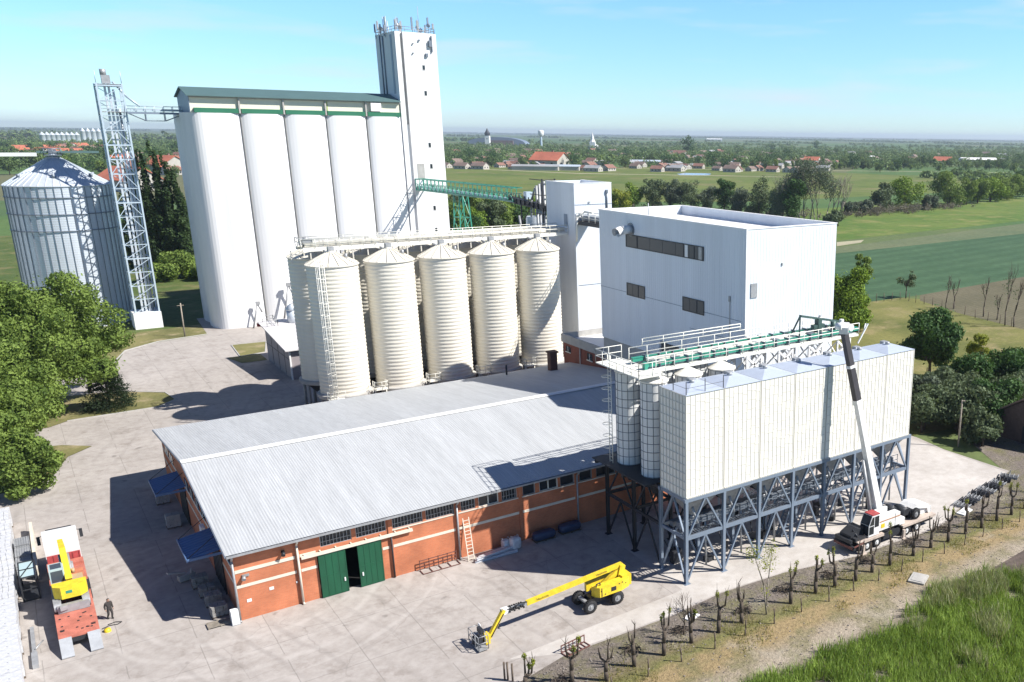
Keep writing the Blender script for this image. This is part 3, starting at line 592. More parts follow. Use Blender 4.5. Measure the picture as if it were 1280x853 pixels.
# rounded left corner then front bulges
poly+= [(19.7+2.4*(1-math.cos(a)),120.2-2.0*math.sin(a)) for a in [i*PI/2/7 for i in range(7)]]
poly+= [(22.1,118.2),(24.0,117.95),(26.0,118.25),(27.2,118.6)]
for a_,b_ in zip(seams[1:-1],seams[2:]): poly+=arc((a_,119.0),(b_,119.0),2.1,14)
poly+=[(57.5,119.0),(57.5,133.6),(19.6,133.6)]
b=MB(); b.prism(poly,0,39.42,smooth=False)
b.build('silo_cells',whitewash,ge)
b=MB()
for x in seams[1:5]: b.box(x-.05,x+.05,118.72,118.98,.5,39.4)
b.build('seam',mat('grey_seam',(.18,.18,.17),.9),ge)
b=MB(); b.box(20.1,57.45,118.9,130.2,39.42,42.25); b.build('gallery_wall',mat('cream_gallery_panel',(.76,.72,.58),.7,var=.05,vscale=.5,stretch=(.3,1,3)),ge)
b=MB(); b.box(20.0,20.1,118.7,130.3,39.42,42.3); b.extr([(118.7,42.3),(130.3,42.3),(124.4,43.75)],'x',20.0,20.1); b.build('gable_end',steelgrey,ge)
b=MB()
for x0,x1 in zip(seams[:-1],seams[1:]): b.box(x0+.25,x1-.25,118.35,118.89,39.45,40.25)
b.build('green_band',greenband,ge)
b=MB()
for x in seams[1:5]: b.box(x-.14,x+.14,118.45,118.9,39.43,42.2)
b.box(20.1,57.4,118.6,118.89,42.02,42.22); b.build('pilaster',concrete,ge)
b=MB(); b.extr([(118.0,42.22),(118.0,42.38),(124.4,43.98),(130.9,42.38),(130.9,42.22),(124.4,43.80)],'x',19.6,57.45); b.build('gallery_roof',greenroof,ge)
b=MB(); b.box(51.5,53.5,118.2,118.88,40.4,42.0); b.build('hatch',white,ge)
b=MB(); b.box(43.05,43.5,118.84,118.89,40.3,42.0); b.build('moss_stain',mat('moss_green',(.35,.42,.16),.9),ge)
# tower
tx0,tx1,ty0,ty1,tz=57.55,66.0,118.6,130.2,55.75
b=MB(); b.prism([(tx0,ty0),(58.5,ty0),(58.5,ty0+.5),(59.1,ty0+.5),(59.1,ty0-.02),(65.1,ty0-.02),(65.1,ty0+.25),(tx1,ty0+.25),(tx1,ty1),(tx0,ty1)],0,tz)
tw=b.build('tower',whitewash,ge)
b=MB(); b.box(58.52,59.08,ty0+.42,ty0+.49,38,tz-.3); b.build('groove_shade_board',concrete,tw)  # grey board added inside the tower groove, its tone stands for the groove's shadow
b=MB(); b.box(tx0-.06,tx0,120.5,121.5,44,tz-.5); b.box(tx0-.05,tx0,118.62,118.9,44,tz); b.tube((tx0-.15,125.5,44),(tx0-.15,125.5,tz-.5),.13,n=6); b.tube((tx0-.15,127.2,44),(tx0-.15,127.2,tz),.13,n=6); b.build('riser_pipe',steelgrey,tw)
b=MB(); railing(b,[(tx0+.2,ty0+.3,tz),(tx1-.2,ty0+.4,tz),(tx1-.2,ty1-.2,tz),(tx0+.2,ty1-.2,tz),(tx0+.2,ty0+.3,tz)],1.0,.05,2); b.build('roof_railing',greymetal,tw)
for z in (49.2,44.25,34.0,29.7,25.4,21.1,16.5,12,7.5):
    w=MB(); w.box(62.65,63.15,ty0-.05,ty0-.02,z-.45,z+.4); wo=w.build('window',glass,tw); w=MB(); w.box(62.6,63.2,ty0-.08,ty0-.02,z-.56,z-.46); w.build('sill',concrete,wo)
w=MB(); w.box(59.9,61.4,ty0-.06,ty0-.02,27.0,30.2); w.build('pale_patch',concrete,tw)
random.seed(3)
for k in range(26):
    if k<9: x,y=tx0+random.uniform(-.2,.4),ty0+1+random.uniform(3,10)
    elif k<17: x,y=random.uniform(58,61),random.uniform(ty0+.2,ty0+8)
    else: x,y=random.uniform(61,65.6),random.uniform(ty0+.1,ty0+4)
    if k==24: x,y=65.6,ty0+.3
    a=MB(); h=random.uniform(1.2,3.4); z0=tz-random.uniform(0,.9); a.tube((x,y,z0),(x,y,tz+h),.06,n=5)
    if k%3!=1:
        zz=tz+h-.2; L=random.uniform(1.0,2.3); a.box(x-.3,x+.02,y-.34,y-.08,zz-L,zz)
    if k%5==0: a.tube((x,y-.1,tz+h*.5),(x-.2,y-.4,tz+h*.5),.42,.3,12)
    a.build('antenna',[greymetal,galv,steelgrey][k%3],tw)
a=MB(); a.tube((63.3,ty0+2,tz),(63.3,ty0+2,tz+5.2),.05,n=5); a.build('whip_antenna',greymetal,tw)
a=MB(); a.box(64.2,64.8,ty0-.5,ty0-.02,53.2,54.4); a.box(64.75,64.95,ty0-.35,ty0-.02,52.2,55.3); a.tube((62.3,ty0-.3,54.3),(62.3,ty0-.02,54.3),.2,n=8); a.tube((61,ty0-.3,53.6),(61,ty0-.02,53.6),.15,n=8); a.tube((60.9,ty0-.3,51.8),(60.9,ty0-.02,51.8),.15,n=8); a.box(63.4,63.9,ty0-.35,ty0-.02,51.2,51.9); a.build('bracket',galvdark,tw)
# ================================================================== LATTICE TOWER
lt=thing('lattice_elevator_tower',(9.5,130,0),'tall pale lattice tower carrying bucket elevator pipes beside the big steel silo','lattice tower')
LX0,LX1,LY0,LY1=7.6,11.4,128.0,131.8
b=MB(); b.prism([(7.1,127.3),(11.6,127.3),(11.9,132.4),(7.1,132.4)],0,3.0); b.build('footing',white,lt)
b=MB(); zs=[3.0+2.55*k for k in range(17)]
for x in (LX0,LX1):
    for y in (LY0,LY1): b.bar((x,y,3.0),(x,y,44.2),.26)
b.build('leg',steelblue,lt)
b=MB()
for k,z in enumerate(zs):
    w=.13 if k not in(4,8,12,16) else .22
    b.bar((LX0,LY0,z),(LX1,LY0,z),w); b.bar((LX0,LY1,z),(LX1,LY1,z),w); b.bar((LX0,LY0,z),(LX0,LY1,z),w); b.bar((LX1,LY0,z),(LX1,LY1,z),w)
    if k<16:
        z2=zs[k+1]; xm=(LX0+LX1)/2; ym=(LY0+LY1)/2
        if 6<=k<=12:
            b.bar((LX0,LY0,z),(xm,LY0,z2),.11); b.bar((LX1,LY0,z),(xm,LY0,z2),.11)
        else: b.bar((LX0,LY0,z),(LX1,LY0,z2),.11)
        b.bar((LX1,LY0,z) if k%2 else (LX1,LY1,z),(LX1,LY1,z2) if k%2 else (LX1,LY0,z2),.11); b.bar((LX0,LY1,z),(LX0,LY0,z2),.11); b.bar((LX1,LY1,z),(LX0,LY1,z2),.11)
b.build('brace',steelblue,lt)
b=MB()
for x in (8.9,9.5,10.1): b.box(x-.17,x+.17,129.2,129.6,3.0,45.2 if x<10 else 43.2)
b.tube((10.7,130.5,3),(10.7,130.5,40),.2,n=8); b.build('elevator_pipe',galv,lt)
b=MB(); b.box(8.6,9.9,129,130,44.2,45.6); b.tube((9.0,129.5,45.6),(9.0,129.5,46.6),.5,n=10); b.build('elevator_head',greymetal,lt)
b=MB(); b.box(LX0,LX1,LY0,LY1,39.3,39.4); b.box(LX0,LX1,LY0,LY1,44.0,44.08); b.build('platform',greymetal,lt)
b=MB(); b.tube((LX0,LY0,44.2),(LX0,LY0,46.3),.06); b.tube((LX1,LY0,44.2),(LX1,LY0,46.3),.06); railing(b,[(LX0,LY0,39.4),(LX1,LY0,39.4)],1,.05,1.2); b.build('top_mast',steelblue,lt)
b=MB(); b.path([(10.2,129.5,44.5),(11.9,128.4,42.0),(13.6,127.8,40.4)],.18,8); b.build('spout',steelblue,lt)
cw=thing('elevator_catwalk',(15.5,127.4,39),'slim steel catwalk bridging the lattice tower and the green-roofed gallery','catwalk')
b=MB(); b.box(11.4,20.0,126.8,128.0,39.3,39.42); b.bar((11.4,126.8,39.2),(20,126.8,39.2),.16,.24); b.bar((11.4,128,39.2),(20,128,39.2),.16,.24)
for y in (126.8,128):
    b.path([(11.5,y,39.2),(14.2,y,37.9),(17.2,y,37.9),(19.9,y,39.0)],.07,6)
    for x in (14.2,17.2): b.bar((x,y,37.9),(x,y,39.2),.12)
b.build('deck',steelgrey,cw)
b=MB(); railing(b,[(11.4,126.8,39.42),(20,126.8,39.42)],1.0,.05,1.4); railing(b,[(11.4,128,39.42),(20,128,39.42)],1.0,.05,1.4); b.box(12,20,127.1,127.5,39.6,39.95); b.build('railing',steelblue,cw)
# ================================================================== GALVANISED SILOS
def steel_silo(label,group):
    t=thing('galvanised_silo',(0,0,0),label,'silo',group); r0=8.3
    b=MB(); prof=[]; n=60
    for i in range(n*4+1): prof.append((r0+.012*math.cos(2*PI*i/4),26.2*i/(n*4)))
    b.lathe(prof,0,0,72); b.build('body',galv,t)
    b=MB()
    for k in range(44):
        a=2*PI*k/44; b.bar(((r0+.08)*math.cos(a),(r0+.08)*math.sin(a),0),((r0+.08)*math.cos(a),(r0+.08)*math.sin(a),26.1),.08,.14)
    for z in (18.2,21.2,24.2): b.lathe([(r0+.10,z-.07),(r0+.24,z-.07),(r0+.24,z+.07),(r0+.10,z+.07)],0,0,72)
    b.build('stiffener',galvdark,t)
    b=MB(); b.lathe([(r0+.2,26.15),(r0+.22,26.25),(.7,31.3),(.65,31.8),(0,31.8)],0,0,44,smooth=False)
    for k in range(44):
        a=2*PI*k/44; b.bar(((r0+.1)*math.cos(a),(r0+.1)*math.sin(a),26.36),(.8*math.cos(a),.8*math.sin(a),31.3),.07,.1)
    ro=b.build('roof',galv,t)
    for k in range(6):
        a=2*PI*k/6+.4; b=MB(); rr=6.3; z=26.25+5.1*(r0+.2-rr)/7.7; b.tube((rr*math.cos(a),rr*math.sin(a),z),(rr*math.cos(a),rr*math.sin(a),z+.6),.3,n=10); b.build('roof_vent',galvdark,ro)
    b=MB(); b.box(-1.3,1.3,-1.3,1.3,31.5,31.62); railing(b,[(-1.3,-1.3,31.62),(1.3,-1.3,31.62),(1.3,1.3,31.62),(-1.3,1.3,31.62),(-1.3,-1.3,31.62)],1.1,.05,1.3); b.box(-.6,.6,-.6,.6,31.6,32.6); b.build('top_platform',galvdark,ro)
    return t
s1=steel_silo('big galvanised steel silo with dark stiffeners and cone roof beside the lattice tower','galvanised silos'); s1.location=(.17,142.5,0)
dup(s1,(-20.9,142.5,0),'galvanised steel silo cut by the left edge of the picture, left of the big one')
cv=thing('silo_top_conveyor',(-10,142.5,33),'pale conveyor bridge on trestle legs running left from the top of the big steel silo','conveyor')
b=MB(); b.box(-60,-2.2,142.1,142.9,31.35,32.0)
b.build('casing',mat('pale_casing',(.62,.64,.62),.6),cv)
b=MB(); b.box(-2.2,7.4,142.2,142.8,31.9,32.3); b.build('tail_section',greenroof,cv)
b=MB()
for x in (-10.5,-14.5,-31): b.bar((x,142.2,26.2),(x,142.2,31.35),.2); b.bar((x,142.8,26.2),(x,142.8,31.35),.2)
b.build('trestle_leg',steelblue,cv)
# ================================================================== GREEN CONVEYOR BRIDGE
gb=thing('green_conveyor_bridge',(60,95,0),'green lattice conveyor bridge from the grain elevator tower to a trestle','conveyor bridge')
b=MB(); X0,X1=59.3,61.0; ya,yb=118.5,73.0; za=lambda y:24.95+(25.4-24.95)*(118.5-y)/45.5
n=22
for x in (X0,X1):
    for dz,w in ((0,.22),(2.2,.16)): b.bar((x,ya,za(ya)+dz),(x,yb,za(yb)+dz),w)
    for i in range(n):
        y0=ya+(yb-ya)*i/n; y1=ya+(yb-ya)*(i+1)/n
        b.bar((x,y0,za(y0)),(x,y0,za(y0)+2.2),.11); b.bar((x,y0,za(y0)),(x,(y0+y1)/2,za(y0)+1.2),.09); b.bar((x,(y0+y1)/2,za(y0)+1.2),(x,y1,za(y1)),.09)
    b.bar((x,ya,za(ya)+1.2),(x,yb,za(yb)+1.2),.09)
for i in range(n+1):
    y0=ya+(yb-ya)*i/n; b.bar((X0,y0,za(y0)),(X1,y0,za(y0)),.12); b.bar((X0,y0,za(y0)+2.2),(X1,y0,za(y0)+2.2),.1)
b.build('truss',greenpaint,gb)
b=MB(); b.box(X0+.4,X1-.4,yb,ya,25.35,25.75); b.box(X0+.1,X0+.35,yb,ya,25.2,25.24); b.build('belt_casing',steelblue,gb)
b=MB(); Y=97.5
for x,xx in ((X0,58.2),(X1,62.2)):
    for y,yy in ((96.2,95.2),(98.8,99.8)): b.bar((xx,yy,0),(x,y,25.0),.2)
for k in range(6):
    f0,f1=k/6,(k+1)/6; L=lambda f,s,t:((58.2+(X0-58.2)*f) if s==0 else (62.2+(X1-62.2)*f),(95.2+1.0*f) if t==0 else (99.8-1.0*f),25*f)
    for s,t,s2,t2 in ((0,0,1,0),(0,1,1,1),(0,0,0,1),(1,0,1,1)): b.bar(L(f0,s,t),L(f1,s2,t2),.1); b.bar(L(f1,s,t),L(f1,s2,t2),.1)
b.build('trestle',greenpaint,gb)
dc=thing('dark_belt_conveyor',(60,66,24),'dark grey belt conveyor continuing from the green bridge into the shaft tower','conveyor')
b=MB(); b.bar((60.1,76,25.6),(60.1,56.6,24.7),1.1,.9); b.bar((59.45,76,26.3),(59.45,56.6,25.4),.08,.1)
for k in range(12): y=75.5-k*1.6; b.box(59.4,59.55,y,y+.12,24.3+.046*(y-56.6),25.9+.046*(y-56.6))
b.build('casing',darksteel,dc)
b=MB(); b.box(59.6,60.7,68.5,69.6,26,27.2); b.build('motor',steelblue,dc)
mc=thing('cleaning_machinery',(60.5,66,0),'cluster of pipes, cyclone and steel frame behind the silos beside the shaft tower','machinery')
b=MB()
for x,y in ((59.3,62.2),(61.6,62.2),(59.3,70),(61.6,70)): b.bar((x,y,0),(x,y,29.6 if y<65 else 25),.2)
for z in (18,21,24,27,29.4): b.bar((59.3,62.2,z),(61.6,62.2,z),.12); b.bar((59.3,62.2,z),(59.3,66.5,z),.12)
for z in (18,21.5,25): b.bar((59.3,66,z),(59.3,70,z),.12); b.bar((59.3,66,z),(59.3,70,z-3),.1)
b.build('frame',darksteel,mc)
b=MB()
for y in (62.9,63.7,64.6,65.6): b.tube((60,y,8),(60,y,29.2-(y-62.9)*.3),.22,n=8)
b.path([(60,66,28),(60,67.5,26),(60,68,22)],.18,8); b.tube((60,71,18),(60,72.5,23),.2); b.build('pipe',greymetal,mc)
b=MB(); b.lathe([(1.3,23.2),(1.3,20.5),(.3,17.8)],60.6,68.3,16); b.build('cyclone',galv,mc)
b=MB(); b.obox((59.4,67.2,19.6),(.5,1.6,2.6),0,.3); b.build('chute',mat('dull_red_chute',(.22,.11,.10),.7),mc)
# ================================================================== GREY SHED left of the silos
sd=thing('grey_shed',(24,80,0),'low grey sheet-clad shed with sloped roof left behind the cream silos','shed')
b=MB(); b.extr([(72.6,0),(88.2,0),(88.2,6.1),(72.6,4.6)],'x',21.4,31); b.build('wall',mat('mauve_grey_sheet',(.30,.27,.28),.7,var=.06,vscale=.4),sd)
b=MB(); 
for y in (76.5,80.4,84.3): b.box(21.36,21.4,y-.04,y+.04,.1,5)
b.box(21.36,21.4,72.6,88.2,2.9,2.98); b.build('panel_seam',darksteel,sd)
b=MB(); b.extr([(71.8,4.62),(89.0,6.25),(89.0,6.42),(71.8,4.79)],'x',20.6,31.5); b.build('roof',mat('pale_shed_roof',(.62,.60,.60),.6),sd)
b=MB(); b.bar((21.3,72.5,0),(21.3,72.5,4.6),.22); b.build('downpipe',white,sd)
b=MB(); b.tube((25.5,86.5,6),(25.5,86.5,8.2),.9,n=14); b.lathe([(.9,8.2),(1.1,8.4),(.3,9.2)],25.5,86.5,14); b.build('roof_fan',galv,sd)
b=MB(); railing(b,[(21.2,88,6.4),(22.8,88,6.4),(22.8,85,6.1),(21.2,85,6.1)],1.0,.05,1.5); b.build('roof_rail',greymetal,sd)
b=MB(); b.box(20.5,21.2,88.6,89.3,5.6,6.1); b.build('loading_spout',redpaint,sd)
b=MB(); b.tube((23.5,117.6,.5),(25,117.5,3.2),.14,n=8); b.tube((25.0,117.5,5.2),(24.6,117.4,2.2),.12,n=8); b.tube((25.0,117.5,5.2),(25.6,117.6,3),.12,n=8)
sp=solo(MB().tube((0,0,0),(1.3,.3,4.6),.16,n=8).tube((1.3,.3,4.6),(1.9,.2,2.9),.16,n=8).box(1.0,1.7,.0,.5,4.4,5.0),'loading_spout',greymetal,(25.0,116.6,0),'small grey loading spout against the foot of the leftmost elevator cell','spout')
sp=solo(MB().tube((0,0,0),(1.6,.3,6.6),.18,n=8).tube((1.6,.3,6.6),(2.5,.2,3.9),.16,n=8).box(1.2,2.0,.0,.5,6.4,7.1),'loading_spout',greymetal,(30.5,116.4,1),'small grey loading spout just behind the grey shed','spout')
# white container beside the silo foot
ct=thing('grey_tank_box',(17,45,0),'small pale grey box unit in the silo shade behind the warehouse','container')
b=MB(); b.box(15.9,18.3,44.2,46.2,.1,1.7); b.build('body',mat('pale_grey_box',(.45,.48,.5),.6),ct); b=MB(); b.box(15.8,18.4,44.1,46.3,1.7,1.8); b.build('lid',white,ct)
# ================================================================== STEEL FRAME WITH STORAGE BINS
BX=[30.9+4.0*k for k in range(8)]; YF,YB=-16.2,-12.5; Z1,Z2=7.75,16.72; ZM=4.15
fr=thing('bin_support_frame',(44.9,-12,0),'blue-grey braced steel frame standing on the apron and carrying the cream bins','steel frame')
ROWS=(YF,YB,-8.2,-3.6)
for y in ROWS:
    for k,x in enumerate(BX):
        if y>-12 and k>3: continue
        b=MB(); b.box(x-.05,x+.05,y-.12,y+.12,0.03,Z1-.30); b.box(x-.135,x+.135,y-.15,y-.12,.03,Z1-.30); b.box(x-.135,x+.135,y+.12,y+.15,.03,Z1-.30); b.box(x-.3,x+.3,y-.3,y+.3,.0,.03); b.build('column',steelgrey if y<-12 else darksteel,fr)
b=MB(); bd=MB()
for y in (YF,YB):
    b.box(BX[0]-.2,BX[-1]+.2,y-.13,y+.13,Z1-.30,Z1-.02); b.box(BX[0]+.17,BX[-1]-.17,y-.1,y+.1,ZM-.15,ZM+.15)
for k,x in enumerate(BX):
    b.box(x-.1,x+.1,YF+.17,YB-.17,Z1-.29,Z1-.03); b.box(x-.09,x+.09,YF+.17,YB-.17,ZM-.13,ZM+.13)
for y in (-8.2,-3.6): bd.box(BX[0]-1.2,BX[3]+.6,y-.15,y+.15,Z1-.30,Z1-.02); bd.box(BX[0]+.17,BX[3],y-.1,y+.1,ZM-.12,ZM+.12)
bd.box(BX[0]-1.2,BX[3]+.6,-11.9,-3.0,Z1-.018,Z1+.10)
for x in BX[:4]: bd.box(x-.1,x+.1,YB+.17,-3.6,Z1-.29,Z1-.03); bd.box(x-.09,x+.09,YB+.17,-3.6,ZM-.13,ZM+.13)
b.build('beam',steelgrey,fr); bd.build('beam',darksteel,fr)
for y in (YF,YB):
    for k in range(7):
        x0,x1=BX[k],BX[k+1]; xm=(x0+x1)/2
        for zl,zh in ((ZM+.15,Z1-.32),(.35,ZM-.16)):
            b=MB(); b.bar((x0+.2,y,zl),(xm-.05,y,zh),.17,.14); b.bar((x1-.2,y,zl),(xm+.05,y,zh),.17,.14); b.build('brace',steelgrey,fr)
for x in (BX[0],BX[-1]):
    ym=(YF+YB)/2
    b=MB()
    for zl,zh in ((ZM+.15,Z1-.32),(.35,ZM-.16)): b.bar((x,YF+.2,zl),(x,ym-.05,zh),.15,.12); b.bar((x,YB-.2,zl),(x,ym+.05,zh),.15,.12)
    b.build('brace',steelgrey,fr)
for x in BX[:2]:
    b=MB()
    for y0,y1 in ((YB,-8.2),(-8.2,-3.6)):
        for zl,zh in ((ZM+.15,Z1-.32),(.35,ZM-.16)): b.bar((x,y0+.2,zl),(x,(y0+y1)/2,zh),.13); b.bar((x,y1-.2,zl),(x,(y0+y1)/2,zh),.13)
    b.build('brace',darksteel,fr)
# walkway and conveyors at mid level
b=MB()
k=BX[0]+.25
while k<BX[-1]-.2: b.box(k,k+.05,YF+.25,YF+1.15,ZM+.02,ZM+.09); k+=.28
b.bar((BX[0]+.2,YF+.3,ZM),(BX[-1]-.2,YF+.3,ZM),.08,.14); b.bar((BX[0]+.2,YF+1.1,ZM),(BX[-1]-.2,YF+1.1,ZM),.08,.14); railing(b,[(BX[0]+.2,YF+1.15,ZM+.1),(BX[-1]-.2,YF+1.15,ZM+.1)],1.05,.035,2.0); b.build('walkway',galvdark,fr)
b=MB(); b.box(BX[0]+.4,BX[-1]-.4,YF+1.5,YF+2.05,ZM+.25,ZM+.75); b.box(BX[0]+.4,BX[-1]-.4,YF+2.5,YF+3.0,ZM+.1,ZM+.55)
for k in range(30): b.box(BX[0]+.6+k*.92,BX[0]+.7+k*.92,YF+1.42,YF+2.12,ZM+.2,ZM+.82)
b.build('conveyor',galvdark,fr)
b=MB()
for k in range(7): xm=(BX[k]+BX[k+1])/2; b.tube((xm,YF+1.8,5.2),(xm,YF+1.8,4.9),.3,n=8); b.path([(xm+.9,YF+1.2,ZM+.4),(xm+1.2,YF+1.4,.3)],.09,6); b.tube((xm-.7,YF+.9,6.4),(xm-.3,YF+.7,4.9),.12,n=8)
b.build('spout',greymetal,fr)
b=MB()
for i in range(12): b.box(43.5,44.3,-14.2+i*.0,-14.1+i*.0,.3+i*.31,.34+i*.31) if False else b.box(43.5+i*.12,44.3+i*.12,-14.3,-13.6,.25+i*.32,.29+i*.32)
b.bar((43.5,-14.3,.1),(45.0,-14.3,4.1),.06,.2); b.bar((43.5,-13.6,.1),(45.0,-13.6,4.1),.06,.2); b.build('stair',steelgrey,fr)
random.seed(12)
for k in range(16):
    b=MB(); x=random.uniform(31.5,58); y=random.uniform(-15.4,-10.5); w=random.uniform(.3,1.0); h=random.uniform(.25,1.2); b.obox((x,y,h/2+.02),(w,random.uniform(.3,.8),h),random.uniform(0,3))
    b.tube((x,y,.0),(x+random.uniform(-.8,.8),y+.3,random.uniform(.8,2.5)),.05,n=5); b.build('pump_gear',darksteel,fr)
# bins
def make_bin(label):
    t=thing('storage_bin',(0,0,0),label,'storage bin','cream storage bins on the steel frame'); W=3.90; Dp=YB-YF
    b=MB(); b.box(0,W,0,Dp,Z1,Z2-.06)
    n=8
    for i in range(n+1):
        x=W*i/n; x=min(max(x,.035),W-.035); ww=.022 if 0<i<n else .035
        b.box(x-ww,x+ww,-.032,0,Z1,Z2-.06)
    body_=b; b=MB()
    nz=11; ny=8
    for i in range(1,nz):
        z=Z1+(Z2-Z1)*i/nz
        for j in range(n):
            x0=W*j/n+.045; x1=W*(j+1)/n-.045; dz=.16*math.sin(j*2.1+i*.3); b.box(x0,x1,-.024,0,z+dz-.026,z+dz+.026)
    b.box(0,W,-.075,.0,Z1-.01,Z1+.09)
    for j in range(20): b.box(j*.198+.06,j*.198+.14,-.1,-.075,Z1-.01,Z1+.09)
    body_.build('body',creampanel,t,[(b,creamdark)])
    b=MB(); b.add([(-.02,-.08,Z2-.06),(W+.02,-.08,Z2-.06),(W+.02,Dp+.06,Z2-.06),(-.02,Dp+.06,Z2-.06),(W/2-.25,Dp/2-.25,Z2+.34),(W/2+.25,Dp/2-.25,Z2+.34),(W/2+.25,Dp/2+.25,Z2+.34),(W/2-.25,Dp/2+.25,Z2+.34)],[(0,1,5,4),(1,2,6,5),(2,3,7,6),(3,0,4,7),(4,5,6,7),(3,2,1,0)])
    ro=b.build('roof',binroof,t)
    b=MB(); b.tube((W/2,Dp/2,Z2+.33),(W/2,Dp/2,Z2+.6),.22,n=10); b.build('cap',greymetal,ro); b=MB(); b.box(W/2+.5,W/2+1.1,Dp*.75,Dp*.75+.5,Z2+.05,Z2+.36); b.build('hatch',greymetal,ro)
    b=MB(); c=(W/2,Dp/2); z0,z1=Z1-.31,5.3; b.add([(.2,.2,z0),(W-.2,.2,z0),(W-.2,Dp-.2,z0),(.2,Dp-.2,z0),(c[0]-.25,c[1]-.25,z1),(c[0]+.25,c[1]-.25,z1),(c[0]+.25,c[1]+.25,z1),(c[0]-.25,c[1]+.25,z1)],[(0,4,5,1),(1,5,6,2),(2,6,7,3),(3,7,4,0),(4,7,6,5)]); b.build('hopper',greymetal,t)
    return t
BL=['cream rectangular bin at the near left end of the row, beside the round bins','second cream bin from the near left end of the row, with roof posts','third cream bin from the near left end of the row','cream bin in the middle of the row of seven','cream bin third from the far right end, marked by the crane boom shadow','cream bin second from the far right end, behind the crane boom','cream bin at the far right end of the row']
pb=None
for k in range(7):
    if pb is None:
        pb=make_bin(BL[k]); pb.location=(BX[k],YF,0); bin0=pb
    else: dup(pb,(BX[k],YF,0),BL[k])
# left end flanges of the first bin only
b=MB(); Dp=YB-YF
for j in range(9):
    y=Dp*j/8; y=min(max(y,.045),Dp-.045); b.box(-.05,0,y-.03,y+.03,Z1,Z2-.06)
for i in range(13): z=Z1+(Z2-Z1-.1)*i/12; b.box(-.058,-.001,0.02,Dp-.02,z-.025,z+.025)
e=b.build('end_flange',creamdark); e.parent=bin0
b=MB()
for p in ((.1,.1),(2,.1),(3.9,.1),(.1,1.9),(.1,3.5)): b.tube((p[0],p[1],Z2-.06),(p[0],p[1],Z2+1.05),.035,n=5)
b.tube((.1,.1,Z2+.5),(3.9,.1,Z2+.5),.015,n=4); b.tube((.1,.1,Z2+.5),(.1,3.5,Z2+.5),.015,n=4)
e=b.build('roof_post',darksteel); e.parent=bin0
# round bins with ladder of bands
def round_bin(label):
    t=thing('round_bin',(0,0,0),label,'round bin','round white bins behind the cream bins'); r=1.2
    b=MB(); b.lathe([(r,Z1+.1),(r,Z2-.3)],0,0,36); b.build('body',mat('white_bin_panel',(.70,.71,.70),.5) if 'white_bin_panel' not in MATS else MATS['white_bin_panel'],t)
    b=MB()
    for i in range(12): z=Z1+.15+i*(Z2-Z1-.5)/11; b.lathe([(r+.005,z-.022),(r+.03,z-.022),(r+.03,z+.022),(r+.005,z+.022)],0,0,36)
    for k in range(14): a=2*PI*k/14; b.bar(((r+.015)*math.cos(a),(r+.015)*math.sin(a),Z1+.1),((r+.015)*math.cos(a),(r+.015)*math.sin(a),Z2-.3),.036,.03)
    b.build('panel_flange',mat('bin_joint_grey',(.14,.16,.19),.6),t)
    b=MB(); b.lathe([(r+.08,Z2-.32),(r+.08,Z2-.22),(.3,Z2+.25),(0,Z2+.25)],0,0,28,smooth=False); b.build('roof',creampanel,t)
    b=MB(); b.lathe([(r-.05,Z1-.02),(.25,Z1-1.7)],0,0,20); b.build('hopper',darksteel,t)
    return t
rl=['round white banded bin at the left end of the row nearest the cream bins','round white banded bin further from the camera at the left end, beside the warehouse roof','round white bin hidden behind the second cream bin, its cone top showing','round white bin in the back row behind the second cream bin','round white bin behind the third cream bin, its cone top showing','round white bin in the back row behind the third cream bin']
rp=None; q=0
for i in range(3):
    for y in (-10.0,-6.0):
        if rp is None: rp=round_bin(rl[q]); rp.location=(32.0,y,0)
        else: dup(rp,(32.0+i*3.7,y,0),rl[q])
        q+=1
t=MB(); 
for dy in (-.25,.25): t.tube((0,dy,7.9),(0,dy,18.0),.04,n=5)
z=8.1
while z<17.9: t.tube((0,-.25,z),(0,.25,z),.025,n=4); z+=.35
z=9.5
while z<18: t.lathe([(.42,z-.03),(.42,z+.03)],-.35,0,10); z+=1.1
solo(t,'bin_ladder',rail,(30.35,-5.4,0),'slim caged ladder on the outer round bin beside the warehouse roof','ladder')
# gantry over the bins
g2=thing('bin_gantry',(44,-8,17),'long pale railed walkway with two green conveyors running above the bins','walkway')
z0=17.15
b=MB(); b.box(30.2,57.6,-9.6,-8.6,z0,z0+.1); b.box(30.2,57.6,-6.6,-5.6,z0,z0+.1); b.bar((30.2,-9.7,z0-.06),(57.6,-9.7,z0-.06),.1,.2); b.bar((30.2,-5.5,z0-.06),(57.6,-5.5,z0-.06),.1,.2); b.box(29.7,32.4,-11.2,-4.2,z0-.05,z0+.05)
k=31
while k<57.6: b.bar((k,-9.6,z0-.1),(k,-5.6,z0-.1),.14,.22); k+=2
b.build('deck',rail,g2)
b=MB(); railing(b,[(32.4,-9.75,z0+.1),(57.6,-9.75,z0+.1)],1.1,.045,1.9); railing(b,[(32.4,-5.45,z0+.1),(57.6,-5.45,z0+.1)],1.1,.045,1.9); railing(b,[(32.4,-8.5,z0+.1),(46,-8.5,z0+.1)],1.1,.045,1.9)
railing(b,[(32.4,-11.2,z0+.05),(29.7,-11.2,z0+.05),(29.7,-4.2,z0+.05),(32.4,-4.2,z0+.05)],1.2,.038,1.1); railing(b,[(34,-5.2,z0+1.2),(45.5,-5.2,z0+1.2)],.6,.05,2.4)
b.build('railing',rail,g2)
b=MB()
for y in (-9.2,-6.9): 
    b.box(31.8,57.9,y-.16,y+.16,z0+.3,z0+.62); b.box(31.8,57.9,y-.2,y+.2,z0+.62,z0+.67)
b.box(31.5,31.8,-9.4,-9.0,z0-.7,z0+.75); cvm=b
b=MB()
for y,z in ((-8.1,.15),(-7.4,.3)): b.box(33,57.5,y-.12,y+.12,z0+z,z0+z+.3)
